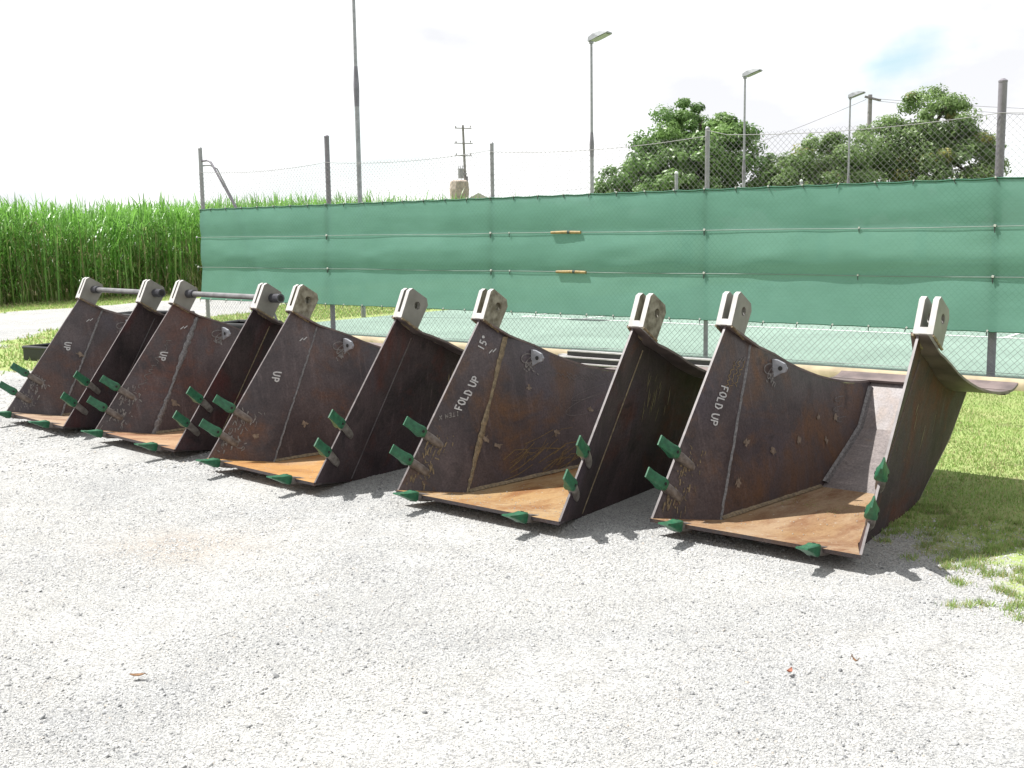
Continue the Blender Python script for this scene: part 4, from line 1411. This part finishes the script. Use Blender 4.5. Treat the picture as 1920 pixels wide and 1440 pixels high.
    for side in (0, 1):
        for s_ in ((0.182, 0.374), (0.197, 0.397))[side]:
            c = np.array([0.0, LIP]) + E_EDGE * s_
            uu = 0.026 * s_ / 1.2 + 0.004
            uo = uu + (0.010, -0.016)[side]
            dd = Vector(((-0.15, -0.78, 0.60), (-0.28, -0.74, 0.58))[side]); ee = Vector((0.02, E_EDGE[0], E_EDGE[1]))
            if side:
                uo = W - uo; dd.x *= -1; ee.x *= -1
            t_ = dd.cross(ee)
            if (t_.x > 0) == bool(side):
                t_ = -t_
            tooth_parts(root, (uo, c[0], c[1]), dd, ee, t_, M['adapter'])
    for u_ in (0.18, W - 0.20):
        tooth_parts(root, (u_, -0.012, LIP - 0.012), (0.0, -0.95, 0.30), (1, 0, 0), (0, 0.30, 0.95), M['adapter'])
    # grit lying on the floor
    if idx in (2, 3, 4):
        gr = MB()
        for k in range((40, 170, 40)[idx - 2]):
            v_ = abs(random.gauss(0.25, 0.22)) if idx == 3 else random.uniform(0.05, 1.2)
            i_ = float(np.interp(v_, [0, 0.409, 1.494], [0.02, 0.2, 0.29]))
            u_ = random.uniform(i_, W - i_)
            z_ = float(np.interp(v_, [0, 0.10, 0.22, 0.409, 1.5], [LIP, 0.078, 0.056, 0.030, 0.030]))
            r_ = random.uniform(0.002, 0.0055)
            q = [Vector((u_ + r_ * math.cos(a_), v_ + r_ * math.sin(a_) * 0.9, z_)) for a_ in (0.2, 1.7, 3.3, 4.8)]
            gr.add(q + [Vector((u_, v_, z_ + r_ * 0.9))], [(0, 1, 4), (1, 2, 4), (2, 3, 4), (3, 0, 4)])
        o_ = obj('grit', gr, M['grit'], floor); o_['kind'] = 'stuff'
    # ---- marks on the inside of the left plate
    ch = MB()
    if st['txt'] == 'up':
        e0, f0 = {0: (0.79, 0.105), 1: (0.80, 0.12), 2: (0.755, 0.105)}[idx]
        write(ch, 'UP', e0 - 0.02, f0, 0.055, -0.98, 0.15, 0.010, 0.85)
    elif st['txt'] == 'fold_up':
        write(ch, 'FOLD UP', 0.585, 0.16, 0.054, 0.995, 0.06, 0.0095, 0.72, 0.10)
    else:
        write(ch, 'FOLD UP', 0.862, 0.12, 0.054, -0.995, 0.05, 0.0085, 0.74, 0.10)
    o_ = obj('paint_writing', ch, M['chalk'], root)
    if idx == 3:
        ch = MB(); write(ch, '15o', 1.03, 0.115, 0.05, 0.99, 0.0, 0.009, 0.75); obj('paint_mark', ch, M['chalk'], root)
        ch = MB(); write(ch, 'ITEM X', 0.575, 0.14, 0.03, -0.45, -0.89, 0.006, 0.78); obj('chalk_writing', ch, M['scrape_grey'], root)
    # tally strokes by the bracket
    ch = MB()
    for k in range(2 if idx != 4 else 3):
        e_, f_ = 1.03 + 0.02 * k, 0.16 + 0.022 * k
        ch.ribbon([panel(e_, f_), panel(e_ + 0.035, f_ + 0.012)], 0.006, (0.93, -0.26, 0.24))
    obj('chalk_mark', ch, M['chalk_faint'] if idx == 4 else M['chalk'], root)
    if idx in (1, 4):
        ch = MB()
        for r_ in range(3 if idx == 4 else 2):
            pts = []
            for k in range(22):
                e_ = (0.85 + 0.02 * r_ + k * 0.009) if idx == 4 else (0.42 + 0.25 * r_ + k * 0.011)
                f_ = (0.155 + 0.03 * r_ if idx == 4 else 0.13) + random.uniform(-0.012, 0.012) * (1 if idx == 4 else 2.0)
                pts.append(panel(e_, f_))
            ch.ribbon(pts, 0.004 if idx == 4 else 0.006, (0.93, -0.26, 0.24))
        obj('faint_writing', ch, M['yellow_chalk'] if idx == 4 else M['chalk_faint'], root)
    # scrape marks around the side adapters
    sc_ = MB()
    for s_ in (0.155, 0.345):
        for k in range(38):
            e_ = s_ - 0.01 + random.gauss(0, 0.05); f_ = 0.03 + abs(random.gauss(0.05, 0.06))
            if f_ > 0.2:
                continue
            ln_ = random.uniform(0.012, 0.055); an = random.gauss(-0.9, 0.5)
            p0 = panel(e_, max(f_, 0.005)); p1 = panel(e_ + ln_ * math.sin(an), max(0.005, f_ + ln_ * math.cos(an) * 0.6))
            sc_.ribbon([p0, (p0 + p1) / 2 + np.array([0.0, random.uniform(-.004, .004), 0]), p1], random.uniform(0.003, 0.010), (0.93, -0.26, 0.24))
    o_ = obj('scrape_marks', sc_, M[st['scr']], root); o_['kind'] = 'stuff'
    # torn paper scraps
    spots = [[(0.66, 0.55)], [(0.62, 0.25), (0.75, 0.33)], [(0.70, 0.26), (0.3, 0.22)], [(1.05, 0.6), (1.25, 0.28), (0.72, 0.27), (1.6, 0.4), (0.62, 0.33)], [(0.75, 0.4), (1.0, 0.32), (1.3, 0.34), (1.55, 0.45), (1.75, 0.42), (0.62, 0.2), (1.6, 0.3)]][idx]
    for (v_, z_) in spots:
        mb = MB()
        n = 15
        el = random.uniform(0.9, 2.0); rot_ = random.uniform(-0.9, 0.9)
        ring_ = []
        for k in range(n):
            a_ = 2 * math.pi * k / n
            r0 = 0.021 * random.uniform(0.35, 1.45)
            dv, dz = r0 * math.cos(a_) * el, r0 * math.sin(a_)
            dv, dz = dv * math.cos(rot_) - dz * math.sin(rot_), dv * math.sin(rot_) + dz * math.cos(rot_)
            ring_.append(tuple(rearp(v_ + dv, z_ + dz, 0.004)))
        mb.add(ring_, [tuple(range(n))])
        obj('paper_scrap', mb, M['paper'], root)
    # chalk squiggle under the lifting eye, scribbles on the fourth bucket
    ch = MB()
    for k in range(3):
        c_v, c_z = 1.07 + 0.02 * k, 0.79 - 0.015 * k
        pts = [rearp(c_v + 0.055 * math.cos(a_) * (1 - 0.1 * k), c_z + 0.03 * math.sin(a_ * (1 + 0.3 * k)) - 0.01 * k, 0.005) for a_ in np.linspace(0.3 * k, 5.4, 16)]
        ch.ribbon(pts, 0.007, (1, -0.1, 0.15))
    for k in range(10):
        v_, z_ = 1.08 + random.gauss(0, 0.03), 0.735 + random.gauss(0, 0.02)
        ch.ribbon([rearp(v_, z_, 0.005), rearp(v_ + random.uniform(-.03, .03), z_ - random.uniform(0.0, 0.03), 0.005)], 0.008, (1, -0.1, 0.15))
    obj('chalk_mark', ch, M['scrape_grey'], root)
    if idx == 3:
        ch = MB()
        for (cv, cz, rv, rz, n_, w_) in ((1.75, 0.52, 0.32, 0.03, 40, 0.0035), (1.72, 0.44, 0.36, 0.055, 40, 0.0035)):
            pts = [rearp(cv + rv * math.cos(a_), cz + rz * math.sin(a_) + 0.04 * math.cos(a_), 0.005) for a_ in np.linspace(0.4, 6.0, n_)]
            ch.ribbon(pts, w_, (1, -0.1, 0.15))
        for k in range(5):
            v_ = 1.3 + 0.12 * k; z_ = 0.735 - 0.13 * (v_ - 1.25) - 0.05
            pts = [rearp(v_ + 0.02 * i, z_ - 0.007 * i + 0.008 * (-1) ** i, 0.005) for i in range(11)]
            ch.ribbon(pts, 0.004, (1, -0.1, 0.15))
        obj('chalk_scribble', ch, M['chalk_faint'], root)
        ch = MB()
        for k in range(46):
            v_ = random.uniform(0.7, 1.7); z_ = random.uniform(0.05, 0.30) * (0.5 + 0.5 * random.random())
            l_ = random.uniform(0.08, 0.3)
            ch.ribbon([rearp(v_, z_, 0.0045), rearp(v_ + l_ * 0.5, z_ + 0.05 * random.random() + 0.012, 0.0045), rearp(v_ + l_, z_ + 0.06 * random.random() + 0.03, 0.0045)], random.uniform(0.002, 0.006), (1, -0.1, 0.15))
        o_ = obj('rust_streaks', ch, M['yellow_chalk'], root); o_['kind'] = 'stuff'
    if idx == 4:
        ch = MB()
        for (cv, cz) in ((1.83, 0.53), (1.80, 0.47), (1.83, 0.40)):
            pts = [rearp(cv + 0.07 * math.cos(a_), cz + 0.014 * math.sin(a_), 0.005) for a_ in np.linspace(0.9, 4.6, 12)]
            ch.ribbon(pts, 0.007, (1, -0.1, 0.15))
        obj('chalk_scribble', ch, M['chalk_faint'], root)
    # scuffs on the outer face of the right plate
    ch = MB()
    for k in range(16 if idx == 3 else 5):
        v_ = 1.0 + abs(random.gauss(0, 0.12)) if idx == 3 else random.uniform(1.0, 1.7)
        z_ = random.uniform(0.45, 0.82) if idx == 3 else random.uniform(0.45, 0.7)
        if z_ > np.interp(v_, [c_[0] for c_ in CURVE], [c_[1] for c_ in CURVE]) - 0.1:
            continue
        l_ = random.uniform(0.03, 0.14)
        off_ = -(PLT + 0.003)
        pa = rearp(v_, z_, off_); pb = rearp(v_ - 0.03 * random.random(), z_ - l_, off_)
        pa[0] = W - pa[0]; pb[0] = W - pb[0]
        ch.ribbon([pa, (pa + pb) / 2, pb], [0.004, random.uniform(0.004, 0.014), 0.003], (1, 0.1, -0.15))
    o_ = obj('scuff_mark', ch, M['weld_tan'], root); o_['kind'] = 'stuff'
    return root


for i in range(5):
    make_bucket(i)

def black_bin(x, y, rz, L_, w_, h_, label, lid=False):
    root = empty('black_bin', (x, y, 0), rz)
    tag(root, label, 'bin', 'black steel bins behind the buckets')
    for nm, c_, sz in (('end_wall', (0, 0, h_ / 2), (0.012, w_, h_)), ('end_wall', (L_, 0, h_ / 2), (0.012, w_, h_)), ('side_wall', (L_ / 2, -w_ / 2, h_ / 2), (L_ - 0.014, 0.012, h_)), ('side_wall', (L_ / 2, w_ / 2, h_ / 2), (L_ - 0.014, 0.012, h_))):
        a = MB(); a.box(c_, sz); obj(nm, a, M['black_paint'], root)
    a = MB(); a.box((L_ / 2, 0, 0.03), (L_ - 0.03, w_ - 0.03, 0.02)); obj('floor', a, M['black_paint'], root)
    a = MB()
    q = [(0, -w_ / 2, h_ + 0.006), (L_, -w_ / 2, h_ + 0.006), (L_, w_ / 2, h_ + 0.006), (0, w_ / 2, h_ + 0.006), (0, -w_ / 2, h_ + 0.006)]
    for i in range(4):
        a.tube([q[i], q[i + 1]], 0.022, 8)
    obj('rim', a, M['black_paint'], root)


M['black_paint'] = simple('black paint', (0.02, 0.021, 0.022), 0.4, 0.3, 8)
black_bin(-4.66, 13.6, -0.35, 0.78, 0.6, 0.70, 'black steel bin behind the leftmost bucket and its neighbour')
black_bin(-3.06, 12.1, -0.35, 0.52, 0.5, 0.68, 'black steel bin just showing behind the second bucket from the left')
black_bin(-6.42, 15.3, -0.5, 0.6, 0.5, 0.17, 'low black tray on the grass, left of the leftmost bucket')

# ------------------------------------------------------------------ fallen leaves
def fallen(x, y, rz, L_, w_, mat, label, curl):
    mb = MB()
    n = 7
    rows = []
    for i in range(n):
        t_ = i / (n - 1)
        hw = w_ * math.sin(math.pi * min(0.97, 0.06 + 0.9 * t_)) ** 0.8
        zc = 0.016 + curl * (t_ - 0.5) ** 2 * 4
        rows.append([Vector((L_ * (t_ - 0.5), -hw, zc + hw * 0.5)), Vector((L_ * (t_ - 0.5), 0, zc)), Vector((L_ * (t_ - 0.5), hw, zc + hw * 0.55))])
    A = rows; B = [[q + Vector((0, 0, -0.0015)) for q in r_] for r_ in rows]
    mb.slab(A, B)
    o_ = obj('dry_leaf', mb, mat, smooth=60)
    o_.location = (x, y, 0); o_.rotation_euler = (0, 0, rz)
    tag(o_, label, 'leaf', 'dry leaves on the gravel')
    a = MB(); a.tube([(L_ * 0.48, 0, 0.018 + curl), (L_ * 0.62, 0.004, 0.016)], [0.0016, 0.001], 5); obj('stalk', a, mat, o_)


fallen(-1.384, 3.955, 0.1, 0.055, 0.010, M['dead_leaf'], 'curled dry brown leaf lying alone on the left gravel', 0.008)
fallen(0.987, 3.904, 0.9, 0.034, 0.010, M['red_leaf'], 'reddish dry leaf on the gravel, in front of the rightmost bucket', 0.012)
fallen(1.255, 4.001, 2.2, 0.034, 0.006, M['dead_leaf'], 'thin dark twist of leaf on the right gravel, nearest the lawn', 0.018)

# ------------------------------------------------------------------ gravel stones and turf
BKC = []


def stones(n, ybin, size, mesh_kind, seed):
    g = np.random.default_rng(seed)
    y = g.uniform(ybin[0], ybin[1], n * 2)
    x = g.uniform(-1, 1, n * 2) * (0.49 * y + 0.25)
    gm_ = grass_mask(x, y)
    pt = fbm(x, y, 1.6, 15)
    keep = (g.random(n * 2) > gm_ * 1.2) & (g.random(n * 2) < np.clip(0.25 + (pt - 0.36) * 3.2, 0.12, 1))
    x, y = x[keep][:n], y[keep][:n]
    n = len(x)
    if mesh_kind == 'ico':
        t_ = (1 + 5 ** 0.5) / 2
        b = np.array([(-1, t_, 0), (1, t_, 0), (-1, -t_, 0), (1, -t_, 0), (0, -1, t_), (0, 1, t_), (0, -1, -t_), (0, 1, -t_), (t_, 0, -1), (t_, 0, 1), (-t_, 0, -1), (-t_, 0, 1)], float)
        b /= np.linalg.norm(b[0])
        f = np.array([(0, 11, 5), (0, 5, 1), (0, 1, 7), (0, 7, 10), (0, 10, 11), (1, 5, 9), (5, 11, 4), (11, 10, 2), (10, 7, 6), (7, 1, 8), (3, 9, 4), (3, 4, 2), (3, 2, 6), (3, 6, 8), (3, 8, 9), (4, 9, 5), (2, 4, 11), (6, 2, 10), (8, 6, 7), (9, 8, 1)])
    else:
        b = np.array([(1, 0, 0), (0, 1, 0), (-1, 0, 0), (0, -1, 0), (0, 0, 1)], float)
        f = np.array([(0, 1, 4), (1, 2, 4), (2, 3, 4), (3, 0, 4)])
    k = len(b)
    r_ = size * np.exp(g.normal(0, 0.35, n))
    P_ = b[None] * (1 + g.normal(0, 0.22, (n, k, 1)))
    P_ = P_ * np.stack([g.uniform(0.75, 1.3, n), g.uniform(0.7, 1.1, n), g.uniform(0.45, 0.85, n)], 1)[:, None, :]
    a = g.uniform(0, 2 * np.pi, n); ca, sa = np.cos(a)[:, None], np.sin(a)[:, None]
    xx = P_[..., 0] * ca - P_[..., 1] * sa; yy = P_[..., 0] * sa + P_[..., 1] * ca
    tz = g.normal(0, 0.35, n)[:, None]
    zz_ = P_[..., 2] + xx * tz
    z0 = (fbm(x, y, 0.6, 8) - 0.5) * 0.012
    V_ = np.stack([x[:, None] + xx * r_[:, None], y[:, None] + yy * r_[:, None], z0[:, None] + (zz_ + 0.15) * r_[:, None]], 2).reshape(-1, 3)
    F_ = (np.arange(n) * k)[:, None, None] + f[None]
    return V_, F_.reshape(-1, 3), np.repeat(g.random(n), k)


parts = [stones(7000, (2.6, 4.8), 0.0042, 'ico', 1), stones(190000, (2.6, 5.0), 0.0029, 'oct', 4), stones(120000, (5.0, 7.6), 0.0040, 'oct', 2), stones(40000, (7.6, 13), 0.007, 'oct', 3)]
off = 0; Va, Fa_, Ta = [], [], []
for v_, f_, t_ in parts:
    Va.append(v_); Fa_.append(f_ + off); Ta.append(t_); off += len(v_)
go = np_mesh('gravel', np.concatenate(Va), np.concatenate(Fa_), M['stone'], np.concatenate(Ta), 'stuff')
tag(go, 'pale crushed stone gravel spread over the yard', 'gravel')


def turf(n, xr, yr, hgt, seed, wid=0.0035):
    g = np.random.default_rng(seed)
    x = g.uniform(*xr, n); y = g.uniform(*yr, n)
    cl_ = fbm(x, y, 5.0, 12)
    gm_ = grass_mask(x, y) * (1 - 0.0)
    s_, nn = f_coords(x, y)
    ok = (g.random(n) < np.clip((gm_ - 0.12) * 1.25 * np.where(gm_ < 0.75, (cl_ > 0.5) * 1.6, 1.0), 0, 1)) & ~((nn > KERB_N - 0.12) & (s_ > 0.5))
    x, y = x[ok], y[ok]
    n = len(x)
    h_ = hgt * g.uniform(0.5, 1.4, n)
    a = g.uniform(0, 2 * np.pi, n); ln_ = g.uniform(0.1, 0.9, n) * h_
    w_ = wid * g.uniform(0.7, 1.5, n)
    b2 = g.uniform(0, 2 * np.pi, n)
    dx, dy = np.cos(b2) * w_, np.sin(b2) * w_
    V_ = np.stack([np.stack([x - dx, y - dy, np.full(n, -0.004)], 1), np.stack([x + dx, y + dy, np.full(n, -0.004)], 1), np.stack([x + np.cos(a) * ln_, y + np.sin(a) * ln_, h_], 1)], 1).reshape(-1, 3)
    F_ = np.arange(n * 3).reshape(-1, 3)
    t_ = np.clip(0.2 + 0.6 * g.random(n), 0, 0.8)
    dry = g.random(n) < 0.28
    t_[dry] = 1.0
    return V_, F_, np.repeat(t_, 3)


parts = [turf(170000, (0.9, 6.5), (4.2, 11.5), 0.016, 1), turf(70000, (-6, 4.0), (7.5, 19), 0.025, 2, 0.006), turf(120000, (-16, 2), (13, 33), 0.05, 3, 0.012)]
# loose tufts where the lawn thins into the gravel
gt = np.random.default_rng(77)
cx = gt.uniform(1.5, 4.2, 900); cy = gt.uniform(4.1, 7.2, 900)
gmx = grass_mask(cx, cy)
okc = (gmx > 0.10) & (gmx < 0.85) & (gt.random(900) < 0.6)
cx, cy = cx[okc], cy[okc]
k = 60
px_ = np.repeat(cx, k) + gt.normal(0, 0.022, len(cx) * k); py_ = np.repeat(cy, k) + gt.normal(0, 0.022, len(cx) * k)
n = len(px_)
h_ = 0.028 * gt.uniform(0.5, 1.3, n); a_ = gt.uniform(0, 6.28, n); l_ = gt.uniform(0.2, 1.0, n) * h_; w_ = 0.0028 * gt.uniform(0.7, 1.4, n); b2 = gt.uniform(0, 6.28, n)
dx, dy = np.cos(b2) * w_, np.sin(b2) * w_
Vt = np.stack([np.stack([px_ - dx, py_ - dy, np.full(n, -0.003)], 1), np.stack([px_ + dx, py_ + dy, np.full(n, -0.003)], 1), np.stack([px_ + np.cos(a_) * l_, py_ + np.sin(a_) * l_, h_], 1)], 1).reshape(-1, 3)
tt_ = np.where(gt.random(n) < 0.3, 1.0, 0.3 + 0.5 * gt.random(n))
parts.append((Vt, np.arange(n * 3).reshape(-1, 3), np.repeat(tt_, 3)))
off = 0; Va, Fa_, Ta = [], [], []
for v_, f_, t_ in parts:
    Va.append(v_); Fa_.append(f_ + off); Ta.append(t_); off += len(v_)
tf_o = np_mesh('grass', np.concatenate(Va), np.concatenate(Fa_), M['blade'], np.concatenate(Ta), 'stuff')
tag(tf_o, 'short sunlit lawn grass around the gravel yard', 'grass')
